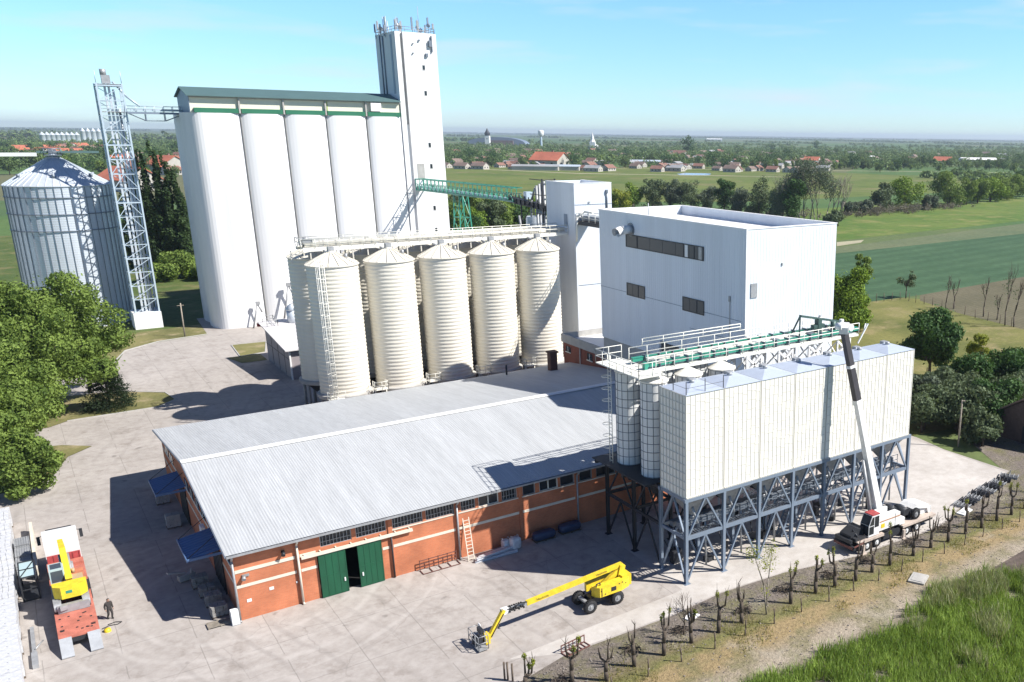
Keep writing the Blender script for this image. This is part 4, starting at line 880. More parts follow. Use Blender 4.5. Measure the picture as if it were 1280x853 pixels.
b.build('pipe_run',creampanel,g2)
b=MB()
for y in (-9.2,-6.9):
    k=33
    while k<57: b.box(k,k+.08,y-.33,y+.33,z0+.12,z0+.8); k+=1.5
for k in range(10): b.box(33+k*2.4,33.6+k*2.4,-8.3,-7.6,z0+.1,z0+.5)
cvm.build('conveyor',greenpaint,g2,[(b,galvdark)])
b=MB()
for k,x in enumerate((33,36,39,42.2,45.5,48.8,52.1,55.4)):
    zb=Z2+.1 if x<43 else Z2+.2
    for y in (-9.6,-5.6):
        if x<43: b.bar((x,y,Z2-.3),(x,y,z0-.3),.12)
b.build('roof_strut',white,g2)
for x in (43.6,47.6,51.6,55.6):
    b=MB()
    for y in (-9.6,-5.6):
        for dx in (-.9,.9): b.bar((x+dx,y,0),(x+dx,y,z0-.3),.16)
        for z in range(0,16,2): b.bar((x-.9,y,z),(x+.9,y,z+2),.11); b.bar((x+.9,y,z),(x-.9,y,z+2),.11)
        b.bar((x-.9,y,15.3),(x+.9,y,16.8),.2); b.bar((x+.9,y,15.3),(x-.9,y,16.8),.2)
    for dx in (-.9,.9): b.bar((x+dx,-9.6,13),(x+dx,-5.6,16.8),.11); b.bar((x+dx,-5.6,13),(x+dx,-9.6,16.8),.11)
    b.build('trestle',white,g2)
b=MB(); b.bar((57.2,-7.4,18.15),(50.9,-8,19.55),.32,.22); b.bar((50.9,-8,19.55),(50.3,-8.6,17.3),.16); b.bar((50.9,-8,19.55),(50.3,-7.2,17.3),.16); b.box(53.3,53.8,-8.2,-7.6,17.5,19.0); b.obox((53.5,-7.9,18.2),(1.5,.5,.4),0); b.tube((55.6,-8,17.4),(55.6,-8,18.5),.3,n=8); b.build('drive_frame',mat('dark_green_steel',(.06,.11,.10),.5,.2),g2)
b=MB(); b.bar((56.6,-8.2,17.2),(56.6,-8.2,18.6),.35); b.build('end_post',white,g2); b=MB(); b.bar((58.4,-9.7,17.2),(59.2,-9.2,18.0),.12); b.bar((57.6,-9.7,16.2),(59,-9.7,18.1),.12); b.build('end_post',white,g2)
# ================================================================== MOBILE CRANE
def wheel(parent,c,r=.5,w=.36,axis='y',hub=0.5,side=-1,rimmat=None,name='wheel'):
    b=MB(); prof=[(r*.55,-w/2),(r*.92,-w/2),(r,-w*.32),(r,w*.32),(r*.92,w/2),(r*.55,w/2)]
    n=24; vs=[]
    for rr,a in prof:
        for i in range(n):
            t=2*PI*i/n; u,v=rr*math.cos(t),rr*math.sin(t)
            vs.append((c[0]+u,c[1]+a,c[2]+v) if axis=='y' else (c[0]+a,c[1]+u,c[2]+v))
    b.add(vs,[(j*n+i,j*n+(i+1)%n,(j+1)*n+(i+1)%n,(j+1)*n+i) for j in range(5) for i in range(n)],True)
    for k in range(n):
        t=2*PI*k/n
        p=(c[0]+r*math.cos(t),c[1],c[2]+r*math.sin(t)) if axis=='y' else (c[0],c[1]+r*math.cos(t),c[2]+r*math.sin(t))
        b.obox(p,(.05,w*.8,.05) if axis=='y' else (w*.8,.05,.05))
    wo=b.build(name,black,parent)
    d=MB(); s=side*w*.36
    if axis=='y':
        d.tube((c[0],c[1]-s*.2,c[2]),(c[0],c[1]+s,c[2]),r*.56,r*.56,20); d.tube((c[0],c[1]+s,c[2]),(c[0],c[1]+s*1.5,c[2]),r*.22,r*.18,12)
        for k in range(6): t=2*PI*k/6; d.tube((c[0]+r*.38*math.cos(t),c[1]+s,c[2]+r*.38*math.sin(t)),(c[0]+r*.38*math.cos(t),c[1]+s*1.15,c[2]+r*.38*math.sin(t)),r*.06,n=6)
    else:
        d.tube((c[0]-s*.2,c[1],c[2]),(c[0]+s,c[1],c[2]),r*.56,r*.56,20); d.tube((c[0]+s,c[1],c[2]),(c[0]+s*1.5,c[1],c[2]),r*.22,r*.18,12)
    d.build('rim',rimmat or greymetal,wo); return wo
cr=thing('mobile_crane',(52,-20,0),'white truck crane with raised telescopic boom, dark at the top, parked along the bins','mobile crane')
YN,YF_=-21.3,-18.75
for x in (47.9,49.2,53.4,54.9):
    wheel(cr,(x,YN+.2,.5),.5,.36,'y',side=-1,rimmat=whitetruck); wheel(cr,(x,YF_-.2,.5),.5,.36,'y',side=1,rimmat=whitetruck)
b=MB(); b.box(46.5,57.4,-20.55,-19.5,.55,1.05); b.box(46.6,47.2,-21.3,-18.75,.35,.9); b.box(50.1,52.4,-21.2,-18.85,.45,1.0); b.box(55.8,57.5,-21.0,-19.0,.5,1.0); b.build('chassis',darksteel,cr)
dcp=mat('dusty_cream_paint',(.50,.42,.36),.6,var=.15,vscale=2)
for xa,xb,xc in ((46.5,50.0,47.25),(52.6,57.5,52.6)): b=MB(); b.box(xa,xb,-21.35,-18.7,1.12,1.22); b.box(xc,xb-.05,-21.4,-21.34,1.0,1.24); b.build('mudguard',dcp,cr)
b=MB(); b.extr([(46.25,1.22),(47.9,1.22),(47.9,2.15),(47.3,2.1),(46.3,1.65)],'y',-20.6,-19.2); b.box(46.4,47.85,-21.1,-20.65,1.22,1.5); b.tube((46.9,-20.9,1.5),(46.9,-20.2,2.0),.08); b.bar((46.1,-20.9,1.2),(46.1,-18.9,1.2),.25,.35); b.box(46.0,46.3,-21.3,-18.7,.5,.85); b.build('front_engine_deck',darksteel,cr)
b=MB(); b.bar((46.0,-21.36,.9),(47.4,-21.36,1.05),.05,.14); b.box(45.93,45.99,-21.2,-18.8,.55,.8); b.build('hazard_edge',mat('dull_rust',(.16,.06,.05),.7,var=.2,vscale=3),cr)
# operator cab
b=MB(); b.extr([(47.95,1.3),(49.35,1.3),(49.35,3.3),(48.35,3.3),(47.95,2.4)],'y',-21.25,-20.15); cb=b.build('cab',whitetruck,cr)
b=MB(); b.quad((48.0,-21.262,2.38),(48.62,-21.262,2.38),(48.62,-21.262,3.18),(48.37,-21.262,3.18)); b.quad((48.7,-21.262,2.1),(49.28,-21.262,2.1),(49.28,-21.262,3.18),(48.7,-21.262,3.18)); b.quad((48.0,-21.262,1.5),(48.62,-21.262,1.5),(48.62,-21.262,2.3),(48.0,-21.262,2.3)); b.quad((47.93,-20.2,1.4),(47.93,-21.2,1.4),(47.93,-21.2,2.4),(47.93,-20.2,2.4)); b.quad((47.93,-20.2,2.45),(47.93,-21.2,2.45),(48.32,-21.2,3.28),(48.32,-20.2,3.28)); b.build('cab_window',glass,cb)
b=MB(); b.box(48.4,49.4,-21.25,-20.2,3.3,3.38); b.build('cab_roof',redpaint,cb)
b=MB(); b.box(49.4,52.3,-21.2,-20.45,1.5,2.75); b.box(50.9,52.5,-20.45,-19.4,1.3,2.2); b.box(52.3,53.0,-21.2,-19.0,1.35,2.0); hs=b.build('machine_housing',whitetruck,cr)
b=MB(); b.box(49.65,50.15,-21.225,-21.203,1.75,2.15); b.build('yellow_plate',yellow,hs)
b=MB(); b.box(49.45,52.3,-21.22,-21.203,2.35,2.45); b.build('stripe',mat('orange_brown_stripe',(.42,.20,.09),.6),hs)
b=MB(); b.box(51.6,51.64,-21.22,-21.203,1.5,2.75); b.build('seam',greymetal,hs)
b=MB(); b.tube((50.6,-20,1.05),(50.6,-20,1.4),1.05,n=24); b.build('slew_ring',darksteel,cr)
b=MB(); b.box(49.6,51.2,-20.5,-20.25,1.4,3.3); b.box(49.6,51.2,-19.75,-19.5,1.4,3.3); b.build('boom_bracket',whitetruck,cr)
F0,F1=Vector((50.4,-20.03,3.0)),Vector((47.85,-17.0,20.0)); bp=lambda t:F0.lerp(F1,t)
b=MB(); b.bar(bp(-.03),bp(.62),.74,.66,.54,.5); bo=b.build('boom_base',whitetruck,cr)
for u0,u1,ww in ((.60,.625,.68),(.80,.815,.64)): b=MB(); b.bar(bp(u0),bp(u1),ww,ww*.94); b.build('boom_collar',whitetruck,bo)
b=MB(); b.bar(bp(.615),bp(.81),.62,.58,.58,.54); b.bar(bp(.81),bp(.985),.56,.52,.54,.5); b.build('boom_extension',mat('dark_boom_paint',(.045,.04,.045),.5,var=.15,vscale=2),cr)
b=MB(); h=bp(1.0); b.obox((h.x,h.y,h.z+.25),(1.5,.8,.6),.7,0,-.15); b.tube((h.x-.5,h.y-.4,h.z+.45),(h.x-.5,h.y+.4,h.z+.45),.32,n=14); b.tube((h.x+.5,h.y-.45,h.z+.3),(h.x+.5,h.y+.45,h.z+.3),.32,n=14); b.build('boom_head',whitetruck,bo)
b=MB(); b.tube((49.6,-20.0,2.2),bp(.30)+Vector((-.55,.1,-.1)),.22,.14,10); b.build('luffing_cylinder',greymetal,cr)
b=MB(); b.tube((52.6,-20.2,2.35),(52.6,-19.2,2.35),.42,n=16); b.tube((54.0,-20.6,1.9),(54.0,-19.2,1.9),.5,n=16); b.box(52.2,54.6,-20.6,-19.2,1.25,1.7); b.build('winch',darksteel,cr)
wheel(cr,(54.9,-20.9,1.75),.55,.4,'y',side=-1,rimmat=greymetal,name='spare_wheel')
b=MB(); b.extr([(54.6,2.25),(55.2,2.55),(56.9,2.2),(57.3,1.85),(57.3,1.25),(57.0,1.25),(56.8,1.8),(55.0,2.2)],'y',-20.8,-19.1); b.box(55.6,57.3,-20.6,-19.2,1.25,2.0); b.build('rear_hood',whitetruck,cr)
b=MB(); b.box(57.36,57.42,-20.8,-19.1,.6,1.85); hd=b.build('rear_panel',whitetruck,cr); b=MB(); b.box(57.42,57.44,-20.6,-20.2,1.0,1.5); b.box(57.42,57.44,-19.8,-19.4,1.0,1.5); b.build('tail_light',redpaint,hd)
b=MB()
for x in (46.9,52.5):
    b=MB(); b.box(x,x+.3,-21.6,-21.41,.1,.9); b.box(x-.15,x+.45,-21.75,-21.2,.02,.1)
    b.build('outrigger',dcp,cr)
# ================================================================== BOOM LIFT
bl=thing('boom_lift',(23.3,-14.6,0),'yellow telescopic boom lift on four black wheels, its long boom lowered towards the camera left','boom lift')
for x,y,s in ((22.0,-15.45,-1),(24.5,-15.45,-1),(22.0,-13.6,1),(24.5,-13.6,1)): wheel(bl,(x,y,.55),.55,.42,'y',side=s,rimmat=greymetal)
b=MB(); b.box(22.3,24.3,-15.0,-14.05,.45,.95); b.bar((22.0,-15.3,.6),(22.0,-13.7,.6),.24,.24); b.bar((24.5,-15.3,.6),(24.5,-13.7,.6),.24,.24); b.tube((23.3,-14.5,.9),(23.3,-14.5,1.1),.6,n=20); b.build('chassis',darksteel,bl)
b=MB(); b.box(21.75,22.0,-15.1,-14.0,.75,.9); b.build('axle_cover',greymetal,bl)
pl=[(22.55,-15.25),(22.85,-15.6),(24.9,-15.6),(25.75,-15.3),(26.0,-14.9),(26.0,-14.85),(22.5,-14.85)]
pl2=[(x,-28.9-y) for x,y in reversed(pl)]
b=MB(); b.prism(pl,1.1,1.95); b.prism(pl2,1.1,1.75); b.box(22.9,25.9,-14.84,-14.06,1.1,1.35); b.box(25.2,26.05,-15.2,-13.7,1.15,2.1)
tu=b.build('turret',yellow,bl)
b=MB(); b.box(23.9,24.35,-15.63,-15.605,1.35,1.7); b.build('side_vent',darksteel,tu); b=MB(); b.box(23.0,23.06,-15.63,-15.605,1.15,1.9); b.build('panel_gap',darksteel,tu)
for x,z in ((24.9,1.8),(25.2,1.65),(24.6,1.75),(23.3,1.25),(22.95,1.6)): b=MB(); b.box(x,x+.1,-15.63,-15.605,z,z+.08); b.build('sticker',darksteel,tu)
b=MB(); b.path([(22.7,-15.3,1.96),(22.7,-15.3,2.2),(23.1,-15.2,2.2),(23.1,-15.2,1.96)],.05,6); b.build('grab_handle',darksteel,tu)
# tower arms and main boom
b=MB(); b.bar((23.9,-14.45,1.5),(25.5,-14.45,2.5),.34,.4); b.obox((25.45,-14.45,2.35),(.5,.62,.9),0,0,.25); b.build('riser_arm',yellow,bl)
b=MB(); b.bar((25.6,-14.45,2.78),(17.05,-14.45,2.12),.30,.36); mb_=b.build('main_boom',yellow,bl)
b=MB(); b.bar((17.05,-14.45,2.12),(15.5,-14.45,2.06),.24,.28); b.build('boom_extension',greymetal,mb_)
b=MB()
for k in range(7): x=16.7-k*.19; b.tube((x,-14.75,2.0+.1*(k%2)),(x,-14.2,2.2),.085,n=7)
b.path([(17.0,-14.7,2.35),(16.4,-14.72,2.45),(15.8,-14.7,2.25),(15.3,-14.6,2.2)],.05,6); b.build('hose_bundle',black,mb_)
b=MB(); b.obox((15.25,-14.45,2.08),(.55,.4,.45)); b.build('knuckle',whitetruck,mb_)
b=MB(); b.bar((15.15,-14.55,2.25),(13.75,-14.75,.45),.26,.30); jb=b.build('jib',yellow,bl)
b=MB(); b.bar((15.05,-14.71,2.0),(13.9,-14.90,.55),.05,.08); b.build('jib_slot',darksteel,jb)
b=MB(); b.obox((13.6,-14.7,.5),(.35,.6,.75)); b.build('basket_mount',yellow,jb)
bk=MB(); 
X0,X1,Y0,Y1=12.6,13.35,-15.6,-13.8; bk.box(X0,X1,Y0,Y1,.12,.18)
railing(bk,[(X0,Y0,.18),(X1,Y0,.18),(X1,Y1,.18),(X0,Y1,.18),(X0,Y0,.18)],1.1,.03,.6,n=6); bo=bk.build('basket',greymetal,bl)
bk=MB(); bk.obox((13.2,-14.6,1.25),(.25,.7,.35)); bk.box(12.65,13.2,-14.9,-14.2,.18,.75); bk.build('control_box',darksteel,bo); bk=MB(); bk.obox((13.36,-14.1,1.3),(.06,.35,.4)); bk.build('control_panel',whitetruck,bo)
def lettering(txt,size,M,name,m,parent):
    cu=bpy.data.curves.new('lettering','FONT'); cu.body=txt; cu.size=size; cu.align_x='CENTER'; cu.align_y='CENTER'; cu.extrude=.004
    o=bpy.data.objects.new('tmp',cu); COL.objects.link(o); dg=bpy.context.evaluated_depsgraph_get(); me=bpy.data.meshes.new_from_object(o.evaluated_get(dg)); bpy.data.objects.remove(o); me.transform(M)
    off=OFF[parent.name]; me.transform(Matrix.Translation(-off)); me.materials.clear(); me.materials.append(m)
    r=bpy.data.objects.new(name,me); COL.objects.link(r); r.parent=parent; OFF[r.name]=off; return r
ang=-math.atan2(2.78-2.12,25.6-17.05)
def boomtxt(x): z=2.12+(x-17.05)*(.66/8.55); return Matrix.Translation((x,-14.606,z))@Matrix.Rotation(ang,4,'Y')@Matrix.Rotation(PI/2,4,'X')
lettering('Haulotte',.29,boomtxt(18.35),'lettering',darksteel,mb_); lettering('Haulotte',.29,boomtxt(23.6),'lettering',darksteel,mb_)
# ================================================================== LOW-BED LORRY WITH EXCAVATOR
lo=thing('lowbed_lorry',(-10,12,0),'white cabbed lorry with faded red low bed and grey tail ramps, loaded with an excavator','lorry')
XL,XR=-11.25,-8.75
b=MB(); prof=[(20.35,.75),(20.4,2.0),(20.0,3.15),(19.4,3.5),(18.6,3.75),(17.6,3.75),(17.6,.75)]; b.extr(prof,'x',XL+.05,XR-.05); cab=b.build('cab',whitetruck,lo)
b=MB(); b.quad((XL+.15,20.395,2.05),(XR-.15,20.395,2.05),(XR-.2,20.06,3.0),(XL+.2,20.06,3.0)); b.build('windscreen',glass,cab)
b=MB(); b.bar((XL+.35,19.6,3.46),(XR-.35,19.6,3.46),.1,.08); b.build('sun_visor',darksteel,cab)
for s,x in ((-1,XL-.25),(1,XR+.25)): b=MB(); b.box(x-.12,x+.12,20.2,20.35,2.0,2.75); b.bar((x,20.2,2.7),(x-s*.35,20.0,2.9),.05); b.build('mirror',darksteel,cab)
b=MB(); b.box(XL+.1,XR-.1,17.25,17.35,1.12,1.95)
for k in range(6): b.box(XL+.1+k*.44,XL+.18+k*.44,17.2,17.25,1.12,1.95)
b.build('headboard',redpaint,lo)
b=MB(); b.box(XL,XR,6.9,17.2,1.0,1.12); b.box(XL,XR,16.2,17.2,1.12,1.35); b.box(XL,XL+.1,6.9,17.2,.8,1.0); b.box(XR-.1,XR,6.9,17.2,.8,1.0); b.build('bed',redrust,lo)
b=MB(); b.extr([(3.4,.75),(6.9,1.0),(6.9,1.12),(3.4,.88)],'x',XL,XR); bt=b.build('tail_deck',redrust,lo)
random.seed(5); b=MB()
for k in range(14): x=random.uniform(XL+.2,XR-.3); y=random.uniform(3.7,6.6); z=.88+(y-3.4)*.0686; b.box(x,x+.14,y,y+.14,z+.003,z+.03)
b.build('lashing_ring',darksteel,bt)
for x in (XL,XR-.78): b=MB(); b.bar((x+.39,3.35,.86),(x+.39,1.75,.07),.76,.10); b.build('tail_ramp',ramp,lo)
b=MB(); b.box(-10.6,-9.4,3.6,20.2,.45,.74); b.box(XL+.1,XR-.1,3.36,3.5,.4,.74); b.build('chassis',darksteel,lo)
for y in (19.6,16.4,15.2,5.6,4.5): wheel(lo,(XL+.3,y,.48),.48,.36,'x',side=-1); wheel(lo,(XR-.3,y,.48),.48,.36,'x',side=1)
b=MB(); b.box(XR-.02,XR+.06,10,13.5,.5,.95); b.build('side_box',darksteel,lo)
ex=thing('tracked_excavator',(-10,9.5,1.12),'yellow excavator with folded boom and glass cab, standing on the red lorry bed','excavator')
for x in (-10.95,-9.15):
    b=MB(); pts=[]; 
    for k in range(9): a=PI/2+PI*k/8; pts.append((7.6+.38*math.cos(a)-.0,1.52+.38*math.sin(a)))
    for k in range(9): a=-PI/2+PI*k/8; pts.append((11.0+.38*math.cos(a),1.52+.38*math.sin(a)))
    b.extr(pts,'x',x-.24,x+.24)
    for k in range(18): b.box(x-.25,x+.25,7.6+k*.2,7.68+k*.2,1.88,1.94)
    b.build('track',greymetal,ex)
b=MB(); b.box(-10.7,-9.4,8.6,10.2,1.4,1.95); b.build('undercarriage',darksteel,ex)
b=MB(); 
cwp=[(-11.1,8.9),(-11.05,8.2),(-10.6,7.75),(-9.4,7.75),(-8.95,8.2),(-8.9,8.9)]; b.prism(cwp,1.98,2.95); cw_=b.build('counterweight',yellow2,ex)
b=MB(); b.box(-10.3,-9.9,7.73,7.75,2.4,2.62); b.build('badge',greenpaint,cw_)
b=MB(); b.box(-9.85,-8.95,8.9,11.2,1.98,2.85); b.box(-11.05,-9.85,8.9,9.6,1.98,2.6); b.build('engine_house',mat('orange_red_house',(.46,.17,.09),.6,var=.2,vscale=2),ex)
b=MB(); b.box(-9.75,-9.05,9.0,10.0,2.86,2.92); b.tube((-9.6,10.5,2.85),(-9.6,10.5,3.2),.12,n=8); b.build('engine_hatch',mat('tan_hatch',(.45,.33,.2),.6),ex)
b=MB(); b.extr([(9.65,1.98),(11.3,1.98),(11.4,2.7),(11.0,3.75),(9.7,3.75)],'x',-11.1,-10.15); cbx=b.build('cab',mat('pale_green_grey',(.40,.50,.50),.4),ex)
b=MB(); b.quad((-11.0,9.635,2.7),(-10.25,9.66,2.7),(-10.25,9.68,3.6),(-11.0,9.68,3.6)); b.quad((-10.98,9.85,3.757),(-10.28,9.85,3.757),(-10.28,10.85,3.757),(-10.98,10.85,3.757)); b.quad((-11.107,9.8,2.5),(-11.107,11.2,2.5),(-11.107,11.0,3.6),(-11.107,9.8,3.6)); b.build('cab_window',paleglass,cbx)
b=MB(); b.bar((-9.95,9.3,2.75),(-10.0,12.2,4.25),.42,.5); b.bar((-10.0,12.2,4.25),(-10.05,14.6,4.1),.42,.46,.36,.38); bm=b.build('boom',yellow2,ex)
b=MB(); b.bar((-10.05,14.6,4.15),(-10.05,14.0,2.2),.32,.4); b.build('dipper_arm',yellow2,bm)
b=MB(); b.tube((-9.7,10.0,2.4),(-9.72,12.0,3.95),.09,n=8); b.tube((-10.25,10.0,2.4),(-10.27,12.0,3.95),.09,n=8); b.build('ram',greymetal,bm)
b=MB(); b.extr([(13.2,1.2),(14.4,1.2),(14.6,2.2),(13.8,2.3)],'x',-10.6,-9.5); b.build('bucket',greymetal,bm)
b=MB(); b.box(-11.0,-9.0,7.1,7.5,1.15,1.75); b.obox((-10.6,7.05,1.6),(.5,.2,.35),.2); b.build('grey_load_bar',greymetal,ex)
b=MB(); b.obox((-8.95,10.6,1.55),(.5,.9,.5)); b.build('side_step',darksteel,ex)
# spare glass cabin and crates beside the lorry
gc=thing('glazed_cabin',(-12.6,15.5,0),'loose steel-framed cabin with pale glass roof between the lorry and the white stacks','cabin')
gx=(-13.05,-12.0,13.6,17.0)
b=MB(); 
for x in gx[:2]:
    for y in gx[2:]: b.bar((x,y,0),(x,y,2.1),.1)
b.box(gx[0],gx[1],gx[2],gx[3],0,.12)
for z in (1.0,2.1):
    for x in gx[:2]: b.bar((x,gx[2],z),(x,gx[3],z),.08)
    for y in gx[2:]: b.bar((gx[0],y,z),(gx[1],y,z),.08)
b.bar((gx[0],gx[2],2.1),(gx[1],gx[3],2.1),.06); b.bar((gx[0],15.3,2.1),(gx[1],15.3,2.1),.06); b.build('frame',darksteel,gc)
pg=mat('pale_pane',(.45,.58,.60),.25)
b=MB(); b.box(gx[0]+.05,gx[1]-.05,gx[2]+.05,gx[3]-.05,2.02,2.05); b.box(gx[1]-.02,gx[1],gx[2]+.06,gx[3]-.06,1.05,2.0); b.build('pane',pg,gc)
gridm=mat('grey_crate',(.40,.42,.44),.6,var=.15,vscale=3)
lc=['grey mesh crate nearest the glazed cabin, beside the white stacks','grey mesh crate standing beyond the first one, beside the white stacks','grey mesh crate farthest from the glazed cabin, near the tree']
c0=None
for k,y in enumerate((19.2,21.6,24.2)):
    if c0 is None:
        c0=thing('mesh_crate',(0,0,0),lc[0],'crate','grey crates beside the white stacks')
        b=MB(); b.box(-.5,.5,-.9,.9,.15,1.25); b.build('load',gridm,c0)
        b=MB()
        for i in range(7): xx=-.52+i*1.04/6; b.bar((xx,-.93,.1),(xx,-.93,1.3),.04); b.bar((xx,-.93,1.28),(xx,.93,1.28),.04)
        for i in range(6): b.bar((-.53,-.92,.15+i*.22),(.53,-.92,.15+i*.22),.04)
        for i in range(10): yy=-.9+i*.2; b.bar((-.53,yy,1.28),(.53,yy,1.28),.03); b.bar((.53,yy,.1),(.53,yy,1.28),.04)
        b.box(-.5,.5,-.9,.9,0,.12); b.build('cage',greymetal,c0); c0.location=(-12.75,y,0)
    else: dup(c0,(-12.75,y,0),lc[k])
b=MB(); b.box(-.12,.12,-6,6,0,1.0); solo(b,'low_wall',palestone,(-12.0,23.5,0),'low pale wall strip beside the mesh crates','wall')
# white stacks along the left edge
def block_stack(label,wrap):
    t=thing('block_stack',(0,0,0),label,'block stack','white block stacks along the left edge')
    b=MB()
    for i in range(3):
        for j in range(2):
            for k in range(4): b.box(-.55+i*.37+.012,-.55+(i+1)*.37-.012,-.55+j*.55+.012,-.55+(j+1)*.55-.012,.14+k*.46+.004,.14+(k+1)*.46-.004)
    if wrap: b.box(-.57,.57,-.57,.57,1.3,2.0)
    b.build('blocks',tarp,t); b=MB(); b.box(-.56,.56,-.6,.6,0,.13); b.build('pallet',post,t)
    if wrap:
        b=MB()
        b.box(-.12,-.03,-.25,-.21,2.0,2.006)
        b.build('slot',darksteel,t)
    return t
st=[block_stack('white wrapped block stack in the near half of the left edge row',True),block_stack('bare white block stack in the far half of the left edge row',False)]
used=[0,0]; random.seed(9)
for j,x in enumerate((-13.95,-15.15)):
    for i in range(31):
        y=-5+i*1.24+(.15 if i>11 else 0); w=0 if i<13 else 1
        if j==1 and y>22: continue
        sz=1+random.uniform(-.16,.06) if w else 1+random.uniform(-.03,.03)
        loc=(x+random.uniform(-.06,.06),y+random.uniform(-.03,.03),0); rz=random.uniform(-.04,.04)
        if not used[w]: st[w].location=loc; used[w]=1
        else: dup(st[w],loc,rz=rz,sc=(1,1,sz))
b=MB(); b.box(-.12,.12,-3.2,3.2,.08,.22); b.box(-.18,.18,-3.4,-1.3,.0,.3); b.tube((.1,-.9,.3),(.6,.1,.35),.05)
solo(b,'steel_profile',greymetal,(-12.75,5.0,0),'long grey steel profile lying on the ground beside the white stacks','steel profile')
# ================================================================== PERSON
def person(loc,rz,label):
    import bmesh
    J={'pelvis':(0,0,.93),'waist':(0,0,1.08),'chest':(0,.0,1.32),'neck':(0,.01,1.48),'head0':(0,.03,1.56),'head':(0,.05,1.68),'crown':(0,.04,1.77),
     'hL':(-.10,0,.90),'kL':(-.11,.10,.50),'aL':(-.11,-.02,.09),'tL':(-.11,.14,.035),'hR':(.10,0,.90),'kR':(.11,.0,.48),'aR':(.11,-.22,.12),'tR':(.11,-.08,.03),
     'sL':(-.19,0,1.41),'eL':(-.26,-.06,1.13),'wL':(-.25,.06,.90),'fL':(-.245,.09,.80),'sR':(.19,0,1.41),'eR':(.26,-.08,1.14),'wR':(.27,-.02,.90),'fR':(.265,.02,.80)}
    rad={'pelvis':.15,'waist':.135,'chest':.165,'neck':.062,'head0':.07,'head':.105,'crown':.075,'hL':.10,'kL':.068,'aL':.047,'tL':.04,'sL':.075,'eL':.052,'wL':.036,'fL':.03}
    for k in list(rad):
        if k.endswith('L'): rad[k[:-1]+'R']=rad[k]
    E=[('pelvis','waist'),('waist','chest'),('chest','neck'),('neck','head0'),('head0','head'),('head','crown')]+[(a+s,b+s) for s in 'LR' for a,b in (('h','k'),('k','a'),('a','t'),('s','e'),('e','w'),('w','f'))]+[('pelvis','hL'),('pelvis','hR'),('chest','sL'),('chest','sR')]
    keys=list(J); me=bpy.data.meshes.new('body'); me.from_pydata([J[k] for k in keys],[(keys.index(a),keys.index(b)) for a,b in E],[])
    o=bpy.data.objects.new('tmp',me); COL.objects.link(o); sk=o.modifiers.new('s','SKIN'); sv=me.skin_vertices[0].data
    for i,k in enumerate(keys): sv[i].radius=(rad[k],rad[k]*(.72 if k in('pelvis','waist','chest') else 1)); sv[i].use_root=(k=='pelvis')
    o.modifiers.new('u','SUBSURF').levels=2
    # fingers
    dg=bpy.context.evaluated_depsgraph_get(); m2=bpy.data.meshes.new_from_object(o.evaluated_get(dg)); bpy.data.objects.remove(o)
    b=MB(); b.add([tuple(v.co) for v in m2.vertices],[tuple(p.vertices) for p in m2.polygons],True)
    for s,hx_ in ((-1,'fL'),(1,'fR')):
        f=Vector(J[hx_])
        for k,L in enumerate((.062,.07,.066,.052)): y=-.027+.018*k; b.path([(f.x,f.y+y,f.z+.01),(f.x-s*.006,f.y+y+.004,f.z-L*.5),(f.x-s*.018,f.y+y+.01,f.z-L)],.009,6,.006)
        b.path([(f.x,f.y+.035,f.z+.05),(f.x-s*.012,f.y+.06,f.z+.015),(f.x-s*.02,f.y+.06,f.z-.015)],.010,6,.007)
    b.add([(0-.012,.15,1.66),(.012,.15,1.66),(.016,.15,1.63),(-.016,.15,1.63),(0,.178,1.635),(0,.15,1.69)],[(0,1,4),(1,2,4),(2,3,4),(3,0,4),(0,5,1)])
    body=bpy.data.objects.new('person',b.mesh('person',skin)); COL.objects.link(body); OFF[body.name]=Vector((0,0,0)); tag(body,label,'person')
    # clothes: offset copies of the body surface
    def cloth(name,test,m,push):
        c=MB(); nv=m2.vertices; keep=[p for p in m2.polygons if test(sum((nv[i].co for i in p.vertices),Vector())/len(p.vertices))]
        ids=sorted({i for p in keep for i in p.vertices}); mp={i:k for k,i in enumerate(ids)}
        c.add([tuple(nv[i].co+nv[i].normal*push) for i in ids],[tuple(mp[i] for i in p.vertices) for p in keep],True); r=c.build(name,m,body); return r
    cloth('jacket',lambda p:.88<p.z<1.49 and not (p.z<.93 and abs(p.x)>.22) and (p.z>1.0 or abs(p.x)>.2 or p.z>.93),darkcloth,.018)
    cloth('trousers',lambda p:.10<p.z<.97 and abs(p.x)<.22,darkcloth,.012); cloth('shoes',lambda p:p.z<.12,black,.014)
    cloth('hair',lambda p:p.z>1.66 and (p.y<.09 or p.z>1.73),hairm,.012)
    f=MB()
    for s in (-1,1): f.sphere((s*.036,.142,1.675),.012,8,5)
    f.build('eyes',black,body); f=MB(); f.box(-.028,.028,.138,.147,1.592,1.602); f.build('mouth',mat('lip',(.3,.13,.11),.6),body)
    f=MB(); 
    for s in (-1,1): f.sphere((s*.104,.04,1.665),.03,8,5,(.4,.8,1.1))
    f.build('ears',skin,body)
    body.location=loc; body.rotation_euler=(0,0,rz); return body
person((-7.9,6.4,0),R(205),'person in dark jacket and trousers walking over the concrete beside the lorry')
b=MB(); b.lathe([(.0,.26),(.2,.24),(.24,.05),(.24,0)],0,0,12); solo(b,'yellow_chock',yellow,(-8.3,4.4,0),'small yellow wheel chock lying behind the lorry near the person','chock')
b=MB(); b.path([(0,0,.04),(.5,.25,.04),(1.0,.1,.04),(1.3,.35,.04),(.9,.6,.04),(.4,.45,.04)],.03,6); solo(b,'black_hose',black,(-8.6,5.0,0),'short black hose lying on the concrete between lorry and person','hose')
